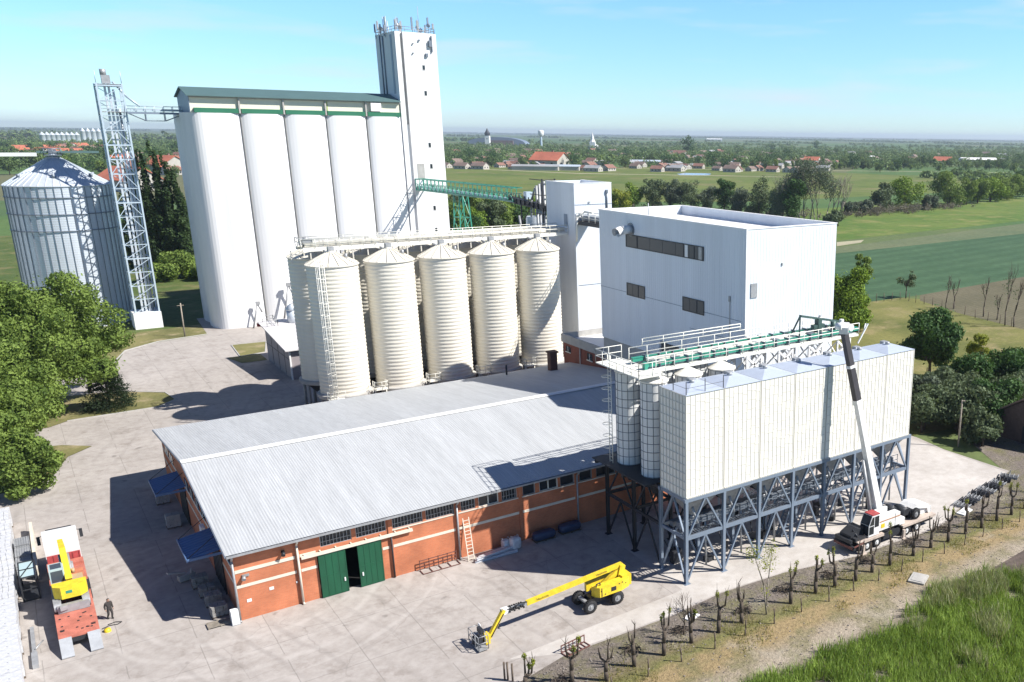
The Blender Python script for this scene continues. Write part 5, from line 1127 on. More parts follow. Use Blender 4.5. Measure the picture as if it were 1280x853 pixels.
# ================================================================== THINGS ALONG THE WAREHOUSE
def pallet(mb,x0=-.6,x1=.6,y0=-.5,y1=.5):
    for k in range(3): mb.box(x0+k*(x1-x0-.1)/2,x0+k*(x1-x0-.1)/2+.1,y0,y1,0,.1)
    for k in range(6): mb.box(x0,x1,y0+k*(y1-y0-.12)/5,y0+k*(y1-y0-.12)/5+.12,.1,.13)
stone=mat('grey_stone_load',(.26,.25,.235),.9,var=.25,vscale=3)
pls=[(-1.3,30.1,1.2,'pale grey stone pallet farthest along the shaded gable, under the far awning'),(-1.35,22.9,1.3,'tall pale stone pallet in the shade between the two awnings'),(-1.2,4.2,.9,'dark stone pallet second from the sunlit end of the row in the gable shade'),(-1.2,2.0,1.0,'stone pallet at the sunlit end of the row, nearest the corner of the warehouse'),(-1.3,6.2,.85,'low stone pallet in the middle of the row in the gable shade'),(-1.5,8.2,.9,'stone pallet at the far end of the row under the near awning')]
random.seed(21)
for x,y,h,l in pls:
    t=thing('stone_pallet',(x,y,0),l,'pallet','stone pallets in the shade of the gable'); b=MB(); pallet(b); OFF[t.name]=Vector((0,0,0)); b.build('pallet',post,t)
    b=MB()
    for k in range(int(h/.17)):
        for i in range(4):
            for j in range(3): b.obox((-.44+i*.29+random.uniform(-.02,.02),-.32+j*.32+random.uniform(-.02,.02),.21+k*.17),(.27,.30,.155),random.uniform(-.08,.08))
    b.build('stones',stone if y<20 else concrete,t)
b=MB(); b.obox((0,0,.35),(1.3,.5,.5),.3); b.obox((-.7,.1,.85),(1.4,.35,.12),.3,0,.3); b.tube((.4,0,0),(.4,0,1),.08); solo(b,'stone_saw',concrete,(-2.2,10.0,0),'pale grey bench machine standing in the shade under the near awning','machine')
b=MB(); pallet(b,-.9,.9,-.5,.5); solo(b,'empty_pallet',palebark,(-1.4,.45,0),'flat wooden pallet lying at the very corner of the warehouse','pallet')
wb=thing('white_box',(-.45,.1,0),'white upright box leaning at the corner of the warehouse','box'); b=MB(); b.extr([(-.5,.0),(.25,0),(.25,1.05),(-.1,1.25),(-.5,1.15)],'x',-.72,-.2); b.build('casing',whitetruck,wb); b=MB(); b.box(-.76,-.16,-.54,.29,.0,.05); b.build('foot',greymetal,wb)
b=MB()
for z in (.35,.65,.95): b.bar((13.9,-.32,z),(17.2,-.32,z),.06)
for k in range(5): x=13.9+k*.825; b.bar((x,-.32,0),(x,-.32,1.0),.06); b.bar((x,-.32,.05),(x,-1.15,.05),.06)
b.bar((13.9,-1.15,.05),(17.2,-1.15,.05),.06); rk=MB(); rk.v=[(x-15.5,y+.6,z) for x,y,z in b.v]; rk.f=b.f; rk.sm=b.sm
solo(rk,'steel_rack',mat('rusty_red_steel',(.14,.06,.05),.8,var=.2,vscale=3),(15.5,-.6,0),'low rusty railing-like steel rack standing against the brick wall','rack')
b=MB(); 
for dx in (-.27,.27): b.bar((dx,-.75,0),(dx,-.05,3.9),.07,.05)
for k in range(12): f=(k+.6)/12.4; b.bar((-.27,-.75+.7*f,3.9*f),(.27,-.75+.7*f,3.9*f),.05)
solo(b,'leaning_ladder',palestone,(18.25,-.35,0),'pale ladder leaning against the brick wall beside the downpipe','ladder')
bm_=mat('pale_beam_paint',(.62,.64,.68),.45,.2)
for k,(dx,dy,z,l) in enumerate(((0,-.9,.1,'long pale steel beam lying nearest the camera in the pile by the wall'),(.15,-.55,.1,'long pale steel beam lying second in the pile by the wall'),(.3,-.2,.1,'long pale steel beam lying third in the pile by the wall'),(.1,-.7,.36,'pale steel beam on top of the pile by the wall, front side'),(.35,-.3,.36,'pale steel beam on top of the pile by the wall, rear side'))):
    b=MB(); b.box(-2,2,-.11,.11,-.1,-.07); b.box(-2,2,-.11,.11,.07,.1); b.box(-2,2,-.03,.03,-.07,.07); solo(b,'steel_beam',bm_,(20.3+dx,-1.0+dy*.9,z),l,'steel beam','pale beams piled by the warehouse wall',rz=R(4+3*k-6))
def sack(mb,c,s,rz):
    n=len(mb.v); mb.sphere((0,0,0),1,12,8); M=Matrix.Rotation(rz,3,'Z')
    for i in range(n,len(mb.v)):
        v=mb.v[i]; p=Vector([math.copysign(abs(a)**.45,a)*h/2 for a,h in zip(v,s)]); p=M@p; mb.v[i]=(p.x+c[0],p.y+c[1],p.z+c[2])
for x,y,s,l in ((22.4,-1.2,(1.0,.9,1.15),'full white bulk bag standing in front of the brick wall'),(21.7,-.7,(.7,.7,.95),'smaller white bag behind the bulk bag by the brick wall')):
    b=MB(); sack(b,(0,0,s[2]/2),s,.2)
    for dx in (-.3,.3): b.path([(dx,-.2,s[2]*.96),(dx,-.1,s[2]+.15),(dx,.15,s[2]+.1),(dx,.25,s[2]*.96)],.025,5)
    solo(b,'bulk_bag',tarp,(x,y,0),l,'bulk bag','white bags by the brick wall')
bw=mat('dark_blue_wrap',(.025,.045,.10),.5)
for x,y,l in ((25.4,-1.0,'low dark blue wrapped load in the shade by the brick wall, left one'),(28.2,-.9,'larger dark blue wrapped load in the shade by the brick wall, right one')):
    t=thing('wrapped_load',(x,y,0),l,'load','blue loads in the shade'); OFF[t.name]=Vector((0,0,0)); b=MB(); pallet(b,-1,1); b.build('pallet',post,t); b=MB(); sack(b,(0,0,.5),(2.3,1.0,.75),0); b.build('wrap',bw,t)
# frames and timber at the yard edge
b=MB()
for z in (.06,.62): b.bar((-1.05,0,z),(1.05,0,z),.07)
for k in range(7): x=-1.05+k*.35; b.bar((x,0,0),(x,0,.66),.06); b.bar((x,0,.05),(x,-.7,.05),.06)
b.bar((-1.05,-.7,.05),(1.05,-.7,.05),.07)
solo(b,'steel_rack',MATS['rusty_red_steel'],(18.4,-19.1,0),'small rusty steel rack lying at the edge of the yard below the boom lift','rack',rz=R(8))
random.seed(4)
for k in range(9):
    a,c=(63.0,-20.2),(75.5,-18.0); f=(k+.3)/9; b=MB()
    L=random.uniform(1.4,2.0)
    for dx in (-.35,0,.35): b.bar((dx,-L/2,.12),(dx,L/2,.12),.09,.12)
    for j in range(5): y=-L/2+L*j/4; b.bar((-.5,y,.24),(.5,y,.24),.08,.08)
    for sx in (-.4,.4): b.bar((sx,-L/2,.0),(sx,L/2,.0),.08,.1); b.bar((sx,0,.28),(sx,0,.7),.07)
    solo(b,'steel_frame_part',darksteel if k%2 else greymetal,(a[0]+(c[0]-a[0])*f,a[1]+(c[1]-a[1])*f,.05),'%s dark steel frame section from the left at the yard edge'%ORD[k].capitalize().lower(),'frame section','steel frame sections laid along the yard edge',rz=R(20+random.uniform(-8,8)))
b=MB(); b.obox((0,0,.07),(1.9,.9,.12),0); b.obox((.2,.1,.16),(1.5,.6,.05),.06); solo(b,'white_board',whitetruck,(62.4,-21.2,0),'stack of white boards lying on the edge of the yard','boards',rz=R(12))
b=MB(); b.obox((0,0,.05),(1.2,.8,.08),.3); b.obox((.3,.2,.12),(.7,.5,.05),.8); solo(b,'white_sheet',whitetruck,(28.0,-20.9,0),'torn white sheet lying among the pollarded trees','sheet')
b=MB(); b.obox((0,0,.1),(1.0,.6,.2),.5,.2); solo(b,'white_board',whitetruck,(13.0,-22.3,0),'white board lying at the lower edge of the picture below the boom lift','board')
b=MB(); b.box(-.9,.9,-.7,.7,0,.16); b.box(-.7,.7,-.5,.5,.16,.2); solo(b,'concrete_slab',concrete,(47.3,-27.8,0),'grey concrete cover slab on the dirt path beside the reeds','slab',rz=R(25))
# poles
b=MB(); b.tube((0,0,0),(.1,0,6.2),.13,.10,8); b.bar((-.5,0,5.8),(.6,0,5.8),.08); solo(b,'utility_pole',polewood,(13.4,115.6,0),'thin wooden pole on the dry grass in front of the lattice tower','pole')
b=MB(); b.tube((0,0,0),(.05,0,6.0),.12,.09,8); b.tube((.05,0,5.9),(.25,-.3,5.9),.08,n=6); solo(b,'utility_pole',polewood,(78.4,-8.1,0),'pale concrete pole at the right edge of the yard in front of olive green trees','pole')
# dark barn at the right edge
dbn=thing('dark_barn',(90,-12,0),'dark brick barn cut by the right edge of the picture, behind the olive trees','barn')
b=MB(); b.extr([(-17.5,0),(-8.5,0),(-8.5,3.4),(-13,6.2),(-17.5,3.4)],'x',86,98); b.build('wall',mat('dark_barn_brick',(.10,.07,.06),.9,var=.2,vscale=2),dbn)
b=MB(); b.extr([(-18,3.2),(-13,6.3),(-8,3.2),(-8,3.4),(-13,6.55),(-18,3.4)],'x',85.6,98.4); b.build('roof',rooftile2,dbn); b=MB(); b.box(85.94,86,-14,-12,0,2.2); b.build('door',darksteel,dbn)
# ================================================================== VEGETATION
def rv(): 
    while True:
        v=Vector((random.uniform(-1,1),random.uniform(-1,1),random.uniform(-1,1)))
        if .05<v.length<1: return v.normalized()
def leaves(mb,lobes,n,size,shell=.55,droop=0,elong=1.0):
    tot=sum(l[1][0]*l[1][1]*l[1][2] for l in lobes) or 1
    for c,r in lobes:
        k=int(n*(r[0]*r[1]*r[2])/tot)+1
        for _ in range(k):
            d=rv(); rad=(shell+(1-shell)*random.random()**.6)*random.uniform(.8,1.06)*(1.3 if random.random()<.06 else 1)
            p=Vector((c[0]+d.x*r[0]*rad,c[1]+d.y*r[1]*rad,c[2]+d.z*r[2]*rad))
            nn=(d+rv()*.8).normalized(); a=nn.cross(rv())
            if a.length<.1: continue
            a.normalize(); bb=nn.cross(a)
            if droop: a=(a+Vector((0,0,-droop))).normalized(); bb=nn.cross(a)
            s=size*random.uniform(.6,1.35); a=a*s*elong; bb=bb*s*.62
            i=len(mb.v); mb.v+= [tuple(p-a),tuple(p+bb*.9+nn*s*.15),tuple(p+a),tuple(p-bb*.9+nn*s*.15)]
            mb.f.append((i,i+1,i+2,i+3)); mb.sm.append(False)
def lobeset(n,R_,H0,H1,rr,flat=.8,core=True):
    L=[]
    if core: L.append(((0,0,(H0+H1)/2),(R_*.62,R_*.62,(H1-H0)*.40)))
    for k in range(n):
        t=random.uniform(0,2*PI); z=random.uniform(.12,.93); w=math.sqrt(max(.12,1-(2*z-1)**2)); q=R_*random.uniform(.45,.85)*w
        r=rr*random.uniform(.65,1.25); L.append(((q*math.cos(t),q*math.sin(t),H0+(H1-H0)*z),(r,r,r*flat)))
    return L
def branchy(mb,base,d,L,r,depth,spread=.6,up=.15,n=3):
    p=Vector(base); d=d.normalized(); q=p+d*L; m_=p.lerp(q,.5)+rv()*L*.06; r2=r*.66
    mb.path([p,m_,q],r,5,r2)
    if depth>0:
        for k in range(n): dd=(d+rv()*spread+Vector((0,0,up))).normalized(); branchy(mb,p.lerp(q,random.uniform(.6,1.0)),dd,L*random.uniform(.55,.8),r2*.8,depth-1,spread,up,n)
def tree(name,loc,label,cat,lobes,n,size,lm,trunk_h,trunk_r,group=None,bm=None,limbs=4,shell=.5,droop=0,elong=1.,multi=1):
    t=thing(name,(0,0,0),label,cat,group)
    b=MB()
    for q in range(multi):
        o=Vector((random.uniform(-.5,.5)*(multi>1),random.uniform(-.5,.5)*(multi>1),0)); top=o+Vector((o.x*1.2,o.y*1.2,trunk_h))
        b.path([o,o+(top-o)*.5+Vector((.03*trunk_h,.02*trunk_h,0)),top],trunk_r,8,trunk_r*.6)
        for k in range(limbs):
            c=random.choice(lobes)[0]; b.path([top-Vector((0,0,trunk_h*random.uniform(0,.3))),(top+Vector(c))/2+rv()*.4,Vector(c)],trunk_r*.5,6,trunk_r*.12)
    b.build('trunk',bm or bark,t)
    b=MB(); leaves(b,lobes,n,size,shell,droop,elong); b.build('crown',lm,t); t.location=loc; return t
lf_a=leafmat('willow_leaf',(.075,.135,.022),(.17,.235,.05)); lf_b=leafmat('bright_leaf',(.085,.16,.018),(.18,.26,.03)); lf_c=leafmat('dark_leaf',(.028,.075,.022),(.06,.12,.03)); lf_d=leafmat('olive_leaf',(.06,.095,.045),(.12,.155,.08)); lf_e=leafmat('needle_leaf',(.012,.028,.014),(.035,.055,.025)); lf_f=leafmat('poplar_leaf',(.016,.04,.014),(.05,.085,.026)); lf_g=leafmat('grey_green_leaf',(.07,.095,.065),(.12,.15,.10)); lf_y=leafmat('yellow_green_leaf',(.16,.20,.02),(.28,.30,.04)); lf_far=leafmat('far_leaf',(.06,.115,.04),(.13,.185,.06),.05)
random.seed(101)
# left foreground trees
L=lobeset(60,10.0,2.5,18.2,2.1,.75); tree('willow_tree',(-8,74,0),'huge broad green tree reaching up the left edge in front of the big steel silo','tree',L,62000,.21,lf_a,6,.55,limbs=8,shell=.62,droop=.35)
L=lobeset(46,8.6,1.0,12.5,1.8,.75); tree('willow_tree',(-14.5,60.5,0),'full green tree at the left edge below the huge tree','tree',L,52000,.20,lf_a,4,.4,limbs=6,shell=.62,droop=.35)
L=lobeset(34,7.0,.5,10.5,1.6,.75); tree('willow_tree',(-15.0,48.5,0),'rounded light green tree at the left edge above the small overhanging one','tree',L,36000,.19,lf_a,3,.3,limbs=5,shell=.62,droop=.2)
L=lobeset(18,4.0,.3,7.0,1.15,.75); tree('willow_tree',(-12.2,40.0,0),'small green tree overhanging the yard just beyond the white stacks','tree',L,18000,.17,lf_a,2,.2,limbs=4,shell=.6,droop=.2)
L=lobeset(8,3.2,3.5,9.5,1.5); tree('willow_tree',(-3.5,82,0),'green tree with open drooping branches beside the dark conifer','tree',L,9000,.24,lf_a,4,.25,limbs=6,shell=.5,droop=.35)
# dark conifer
t=thing('dark_conifer',(-2.0,71.5,0),'low dark conifer on the grass island beside the road','conifer'); b=MB(); b.tube((0,0,0),(0,0,5.5),.2,.05); OFF[t.name]=Vector((0,0,0)); b.build('trunk',bark,t)
b=MB()
for k in range(430):
    z=random.uniform(.2,6.4); r=3.7*(1-(z/7.0))**.75*random.uniform(.7,1.1); a=random.uniform(0,2*PI)
    for q in range(34):
        f=random.random()**.5; w=.35*(1-f*.5); p=Vector((r*f*math.cos(a)+random.uniform(-w,w),r*f*math.sin(a)+random.uniform(-w,w),z-.25*f*f+random.uniform(-.15,.2)))
        d=Vector((math.cos(a),math.sin(a),.2))+rv()*.6; s=rv().cross(d).normalized()*.06; d=d.normalized()*.26
        b.add([p-s,p+s,p+d],[(0,1,2)])
b.build('crown',lf_e,t)
# poplars behind the lattice tower
PL=['leftmost tall dark poplar of the row behind the lattice tower','tall dark poplar second from the left behind the lattice tower','tall dark poplar in the middle of the row left of the grain elevator','tallest dark poplar, standing apart nearer the grain elevator','tall dark poplar close to the left edge of the grain elevator','shorter dark poplar half hidden by the grain elevator','lower dark poplar filling the gap at the left end of the row']
for k,(pxx,h) in enumerate(((176,28),(187,31),(199,30),(212,33),(224,30),(236,26),(167,20))):
    p=G(pxx,330); L=[((random.uniform(-.7,.7),random.uniform(-.7,.7),2+(h-3)*i/11),(1.9*(1-.75*(i/11)**2)*random.uniform(.8,1.15),1.9*(1-.75*(i/11)**2)*random.uniform(.8,1.15),2.4)) for i in range(12)]
    tree('poplar_tree',(p.x*0.94,p.y*.94,0),PL[k],'poplar',L,7500,.36,lf_f,h*.8,.35,group='poplars left of the grain elevator',limbs=3,shell=.45)
for k,(a,c,s,lm) in enumerate(((204,352,1.0,lf_a),(222,348,1.2,lf_a),(243,346,1.1,lf_b),(262,350,.9,lf_a),(190,352,.8,lf_a))):
    p=G(a,c); L=lobeset(6,4*s,.2,5*s,1.8*s); tree('round_bush',(p.x,p.y,0),['round green bush right of the lattice tower foot','broad green bush in the middle below the poplars','bright green bush below the poplars beside the grain elevator','green bush tucked against the grain elevator side','small green bush showing through the lattice tower'][k],'bush',L,3500,.32,lm,1.5,.2,limbs=2)
# trees beside mill and right meadow
L=lobeset(14,5.0,.5,12.5,2.2); tree('leafy_tree',(117,48,0),'big bright green tree pressed against the right side of the mill block','tree',L,15000,.30,lf_b,4,.35,limbs=6,droop=.3)
L=lobeset(9,2.6,4,12.5,1.1,core=False); tree('slender_tree',(134,61,0),'slender open green tree behind the bright tree at the mill corner','tree',L,2600,.26,lf_a,8,.2,limbs=9,shell=.3)
L=lobeset(8,2.8,2,7,1.0,core=False); tree('sparse_tree',(155,66,0),'small half-bare tree at the edge of the dark crop field','tree',L,900,.22,lf_d,3.5,.15,limbs=9,shell=.2)
L=lobeset(16,4.6,2.6,10.6,1.9); tree('round_tree',(100.8,14.8,0),'round dark green tree on a clear trunk behind the far end of the bins','tree',L,16000,.27,lf_c,3.4,.3,limbs=6)
L=lobeset(8,2.5,1.8,5.9,.95,core=False); tree('young_tree',(112.8,13.9,0),'small yellow-green young tree standing alone on the dry meadow','tree',L,2400,.2,lf_y,2.2,.14,limbs=7,shell=.3)
OB=[(79.5,-1.5,3.6,5.4,lf_d),(83.5,-4.5,4.2,6.6,lf_d),(88,-6.5,4.3,6.8,lf_c),(92.5,-4.5,4.0,6.5,lf_d),(89,1.5,4.0,6.2,lf_d),(95.5,2.5,4.6,6.8,lf_c),(101,-2,4.4,7.0,lf_c),(99,-7,4.0,7.0,lf_c),(84,2.5,3.2,5.8,lf_g),(106,3.5,4.2,6.4,lf_c),(81.2,-9.6,2.6,4.0,lf_d)]
OL=['olive green tree nearest the far end of the bins','olive green tree right behind the pale pole','dark olive tree in front of the barn roof','olive green tree beyond the barn on the right','olive green tree in the second line behind the pole','dense dark tree in the second line right of the young tree','dark green tree at the right edge above the barn','dark tree directly behind the barn','grey-green tall thin tree left in the clump by the bins','dark tree at the right edge beside the meadow fence','low olive shrub at the edge of the yard beside the barn']
for k,(x,y,r,h,lm) in enumerate(OB):
    L=lobeset(11,r,.8,h,r*.42); tree('olive_tree',(x,y,0),OL[k],'tree',L,9000,.25,lm,2.2,.18,group='trees around the dark barn',limbs=6,shell=.5,multi=2)
# fence line trees and posts on the right
fp=[]
def fence_posts(pts,n,h,labels,group,name='fence_post'):
    mb=MB(); mb.path([(0,0,0),(random.uniform(-.04,.04),0,h)],.07,6)
    first=None; tot=n
    for i in range(n):
        f=i/(n-1)*(len(pts)-1); k=min(int(f),len(pts)-2); a,c=pts[k],pts[k+1]; g_=f-k; x=a[0]+(c[0]-a[0])*g_; y=a[1]+(c[1]-a[1])*g_
        l=labels(i)
        if first is None: first=solo(mb,name,post,(x,y,0),l,'post',group)
        else: o=first.copy(); COL.objects.link(o); o.location=(x+random.uniform(-.2,.2),y+random.uniform(-.2,.2),0); o.rotation_euler=(random.uniform(-.06,.06),random.uniform(-.06,.06),random.uniform(0,3)); o['label']=l
fence_posts(px((1085,378),(1125,375),(1165,382),(1220,398),(1282,412)),17,1.9,lambda i:'%s fence post from the left beside the ploughed field'%ORD[i],'fence posts along the ploughed field')
fence_posts(px((1158,474),(1190,468),(1230,463),(1282,452)),9,1.9,lambda i:'%s fence post from the left below the young tree'%ORD[i],'fence posts behind the olive trees')
BT=[(1182,388,6.5),(1192,386,6),(1229,396,8),(1256,407,11),(1267,409,9),(1246,400,5)]
BTL=['thin bare tree at the left end of the row on the ploughed field edge','thin bare tree second from the left on the ploughed field edge','single bare tree in the middle of the ploughed field edge','tall bare tree with a few green leaves at the right edge','leaning bare tree at the far right edge','low bare sapling between the taller bare trees on the right']
for k,(a,c,h) in enumerate(BT):
    p=G(a,c); t=thing('bare_tree',(0,0,0),BTL[k],'tree','bare trees on the field edge'); b=MB(); branchy(b,(0,0,0),Vector((.06,0,1)),h*.5,.16,3,.42,.5,3); b.build('trunk',bark,t); b=MB()
    leaves(b,[((0,0,h*.75),(1.3,1.3,h*.25))],120 if k in (3,) else 40,.16,.2); b.build('crown',lf_d,t); t.location=p
# big grey multi-stem tree behind the mill and the treeline
t=thing('grey_willow',(0,0,0),'tall grey-green many-stemmed tree rising behind the right corner of the mill roof','tree'); b=MB()
for k in range(18): a=random.uniform(0,2*PI); q=random.uniform(-12,9); o=Vector((.78*q+random.uniform(-3,3),-.63*q+random.uniform(-3,3),0)); branchy(b,o,Vector((.22*math.cos(a)+q*.018,.22*math.sin(a)-q*.015,1)),10.0,.26,3,.40,.55,3)
b.build('trunk',palebark,t); b=MB(); leaves(b,[((.78*q+random.uniform(-2,2),-.63*q+random.uniform(-2,2),z_),(5.2,5.2,5.5)) for q,z_ in ((-14,10),(-12,16),(-9,19),(-6,22),(-2,23),(2,21),(5,18),(-4,15),(-15,6),(8,15))],9500,.34,.2); b.build('crown',lf_g,t); t.location=(268,216,0); 
TL=[(775,262,9,10,lf_y,'bright yellow-green bush right of the shaft tower'),(762,262,8,9,lf_a,'green bush touching the right side of the shaft tower'),(792,258,9,11,lf_b,'bright green tree left in the line above the mill roof'),(815,258,9,13,lf_d,'olive tree above the left part of the mill roof'),(838,258,9,13,lf_g,'grey-green tree above the roof mast of the mill'),(862,258,10,13,lf_d,'olive tree above the middle of the mill roof'),(884,258,9,10,lf_g,'low grey shrub above the middle of the mill parapet'),(905,262,8,13,lf_c,'dark tree above the mill parapet'),(925,264,9,12,lf_g,'grey-brown tree above the right half of the mill parapet'),(948,266,10,15,lf_d,'olive tree with dark trunk above the right half of the mill roof'),(972,270,10,14,lf_d,'olive tree left of the tall grey tree'),(990,274,9,15,lf_c,'dark green tree at the left foot of the tall grey tree')]
for k,(a,c,r,h,lm,l) in enumerate(TL):
    p=G(a,c+6); s=1.0; h*=1.25; L=lobeset(10,r*.72,.5,h,r*.28); tree('hedge_tree',(p.x,p.y,0),l,'tree',L,3800,.42,lm,h*.4,.35,group='line of trees behind the mill',limbs=6,shell=.4,multi=2)
TR=[(1062,268,6,7,lf_g,'purple-grey low scrub right of the tall grey tree'),(1080,266,6,6,lf_g,'low scrub between the tall grey tree and the leaning bare tree'),(1104,264,9,14,lf_d,'leaning half-bare tree left of the bright tree on the meadow edge'),(1133,262,13,15,lf_b,'bright green broad tree on the far meadow edge'),(1160,262,7,9,lf_g,'grey scrub between the two groups of meadow-edge trees'),(1185,258,13,19,lf_a,'big green willow with dark trunk at the left end of the right-hand row'),(1208,256,11,15,lf_a,'rounded green willow second in the right-hand row'),(1222,254,11,15,lf_a,'rounded green willow third in the right-hand row'),(1237,252,12,14,lf_b,'pale green round willow in the middle of the right-hand row'),(1251,250,11,15,lf_a,'green willow second from the end of the right-hand row'),(1266,248,12,17,lf_a,'green willow near the right edge in the far row'),(1281,246,13,18,lf_c,'dark willow at the right edge in the far row'),(1040,283,6,6,lf_d,'low dark bush at the corner of the mill roof')]
for k,(a,c,r,h,lm,l) in enumerate(TR):
    p=G(a,c); L=lobeset(10,r*.75,.5,h*.95,r*.33); tree('meadow_tree',(p.x,p.y,0),l,'tree',L,4200,.55,lm,h*.35,.4,group='trees on the far edge of the bright meadow',limbs=6,shell=.45,multi=2)
# wood behind the green bridge
WB=[(565,300),(580,297),(598,296),(615,294),(632,292),(648,290),(664,288),(572,282),(592,280),(612,280),(630,278),(655,276),(675,285)]
for k,(a,c) in enumerate(WB):
    p=G(a,c+6); h=random.uniform(11,16); L=lobeset(10,6.0,.5,h,2.4); tree('wood_tree',(p.x,p.y,0),'%s tree from the left, %s row of the wood behind the green bridge'%(ORD[k if k<7 else k-7],'front' if k<7 else 'rear'),'tree',L,4600,.42,[lf_a,lf_c,lf_b,lf_d][k%4],4,.3,group='wood behind the green bridge',limbs=4,shell=.45)
# ------------------------------------------------ pollarded trees, posts, reeds along the verge
random.seed(55)
PT=[(12.8,-22.6),(16.2,-22.9),(18.2,-24.2),(20.7,-23.9),(23.2,-24),(25.8,-23.9),(28.3,-24),(30.6,-24),(35.7,-24.1),(38.5,-24.1),(40.6,-24.3),(42.8,-24.6),(45.1,-24.4),(47.3,-24.5),(50.5,-24.5),(53.1,-24.4),(55.4,-24.6),(58.2,-24.5),(60.6,-24.6),(63.2,-24.5),(65.7,-24.5),(68.2,-24.4),(71,-24.2),(74,-24)]
for k,(x,y) in enumerate(PT):
    t=thing('pollarded_tree',(0,0,0),'%s pollarded tree from the left in the row along the yard'%ORD[k],'pollarded tree','pollarded trees along the yard'); h=random.uniform(1.5,2.7); b=MB(); lean=random.uniform(-.12,.12)
    b.path([(0,0,-.05),(lean*.4,.03,h*.5),(lean,0,h)],.16,8,.15); ends=[]
    for q in range(random.choice((2,3,3,4,5))):
        a=random.uniform(0,2*PI); s=random.uniform(.2,.6); e=Vector((lean+math.cos(a)*s,math.sin(a)*s,h+random.uniform(.7,1.5))); b.path([(lean,0,h-.08),(lean+math.cos(a)*s*.75,math.sin(a)*s*.75,h+.25),e],.095,7,.05); ends.append(e)
    for e in ends:
        for q in range(random.choice((0,0,2,4))): b.path([e,e+Vector((random.gauss(0,.2),random.gauss(0,.2),random.uniform(.3,.9)))],.022,4,.008)
    b.build('trunk',bark,t)
    if k in (0,1,4,5,9,13,17) or random.random()<.35:
        
        for e in ends[:2 if k%2 else 4]: b=MB(); leaves(b,[(tuple(e),(.2,.2,.32))],90 if k in (0,1,9) else 45,.075,.1); b.build('shoots',lf_y,t)
    t.location=(x,y,0)
t=thing('birch_sapling',(0,0,0),'thin leaning birch sapling with sparse pale leaves among the pollarded trees','sapling'); b=MB(); b.path([(0,0,0),(-.25,.1,2.6),(-1.0,.3,5.0),(-1.4,.5,6.2)],.07,6,.02); b.path([(-.05,0,.8),(.3,.2,3),(.9,.5,5.6)],.06,6,.02); b.build('trunk',palebark,t); b=MB(); leaves(b,[((-1.2,.4,5.6),(.9,.9,1.0)),((.7,.4,5.2),(.8,.8,1.1)),((.1,.2,4.3),(1.0,.9,.8)),((0,0,2),(.5,.5,.9))],650,.075,.1); b.build('crown',lf_y,t); t.location=(33.0,-24.2,0)
for k,(x,y) in enumerate([(24.8,-22.6)]): 
    t=thing('twig_sapling',(0,0,0),'bare twiggy sapling fanned out beside the pollarded trees below the bins','sapling'); b=MB(); branchy(b,(0,0,0),Vector((.05,0,1)),1.6,.06,3,.7,.2,4); b.build('trunk',bark,t); t.location=(x+1.2,y,0)
first=None
for k in range(21):
    x=14.9+2.94*k; y=-25.6-.012*(x-26)
    b=MB(); b.path([(0,0,-.1),(.02,0,.6),(.0,.01,1.25)],.055,6)
    l='%s short wooden post from the left beside the pollarded trees'%ORD[k]
    if first is None: first=solo(b,'short_post',post,(x,y,0),l,'post','short posts beside the pollarded trees')
    else: o=first.copy(); COL.objects.link(o); o.location=(x,y+random.uniform(-.08,.08),0); o.rotation_euler=(random.uniform(-.07,.07),random.uniform(-.07,.07),0); o.scale=(1,1,random.uniform(.85,1.15)); o['label']=l
for k in range(10):
    b=MB(); x=16+k*5.1+random.uniform(-1,1); y=-22.4+random.uniform(-.5,.5)
    for q in range(26):
        a=random.uniform(0,PI); L=random.uniform(.5,1.5); z=random.uniform(.05,.35); c_=(random.uniform(-.6,.6),random.uniform(-.4,.4)); b.path([(c_[0]-math.cos(a)*L/2,c_[1]-math.sin(a)*L/2,z*.4),(c_[0],c_[1],z+.1),(c_[0]+math.cos(a)*L/2,c_[1]+math.sin(a)*L/2,z*.5)],.025,4)
    solo(b,'brush_heap',bark,(x,y,0),'%s heap of cut branches from the left behind the pollarded trees'%ORD[k],'brush heap','heaps of cut branches along the yard')
# three cut stakes at the lower edge
for k,(a,c) in enumerate(((631,850),(635,850),(641,852))):
    p=G(a,c); b=MB(); b.tube((0,0,0),(0,0,1.4),.07,n=7); solo(b,'cut_stake',post,(p.x,p.y,0),['left of the three cut stakes at the lower picture edge','middle one of the three cut stakes at the lower picture edge','right of the three cut stakes at the lower picture edge'][k],'stake','cut stakes at the lower edge')
def blades(mb,n,reg,h0,h1,w,test):
    x0,x1,y0,y1=reg
    for _ in range(n):
        x=random.uniform(x0,x1); y=random.uniform(y0,y1)
        if not test(x,y): continue
        h=random.uniform(h0,h1); a=random.uniform(0,2*PI); dx,dy=math.cos(a)*w,math.sin(a)*w; lx,ly=random.gauss(0,.28)*h,random.gauss(0,.28)*h
        mb.add([(x-dx,y-dy,-.02),(x+dx,y+dy,-.02),(x+lx*.4+dx*.7,y+ly*.4+dy*.7,h*.6),(x+lx*.4-dx*.7,y+ly*.4-dy*.7,h*.6),(x+lx,y+ly,h)],[(0,1,2,3),(3,2,4)])
edge=[(18,-28.5),(27.3,-30.9),(32,-31.4),(37.8,-31.9),(43,-31.0),(47.2,-29.9),(49.5,-30.2),(53.5,-31.4),(58,-33.0),(66,-38)]
def ey(x):
    for a,c in zip(edge[:-1],edge[1:]):
        if a[0]<=x<=c[0]: return a[1]+(c[1]-a[1])*(x-a[0])/(c[0]-a[0])
    return -99
import mathutils
wn=lambda x,y:mathutils.noise.noise(Vector((x*.35,y*.35,0)))
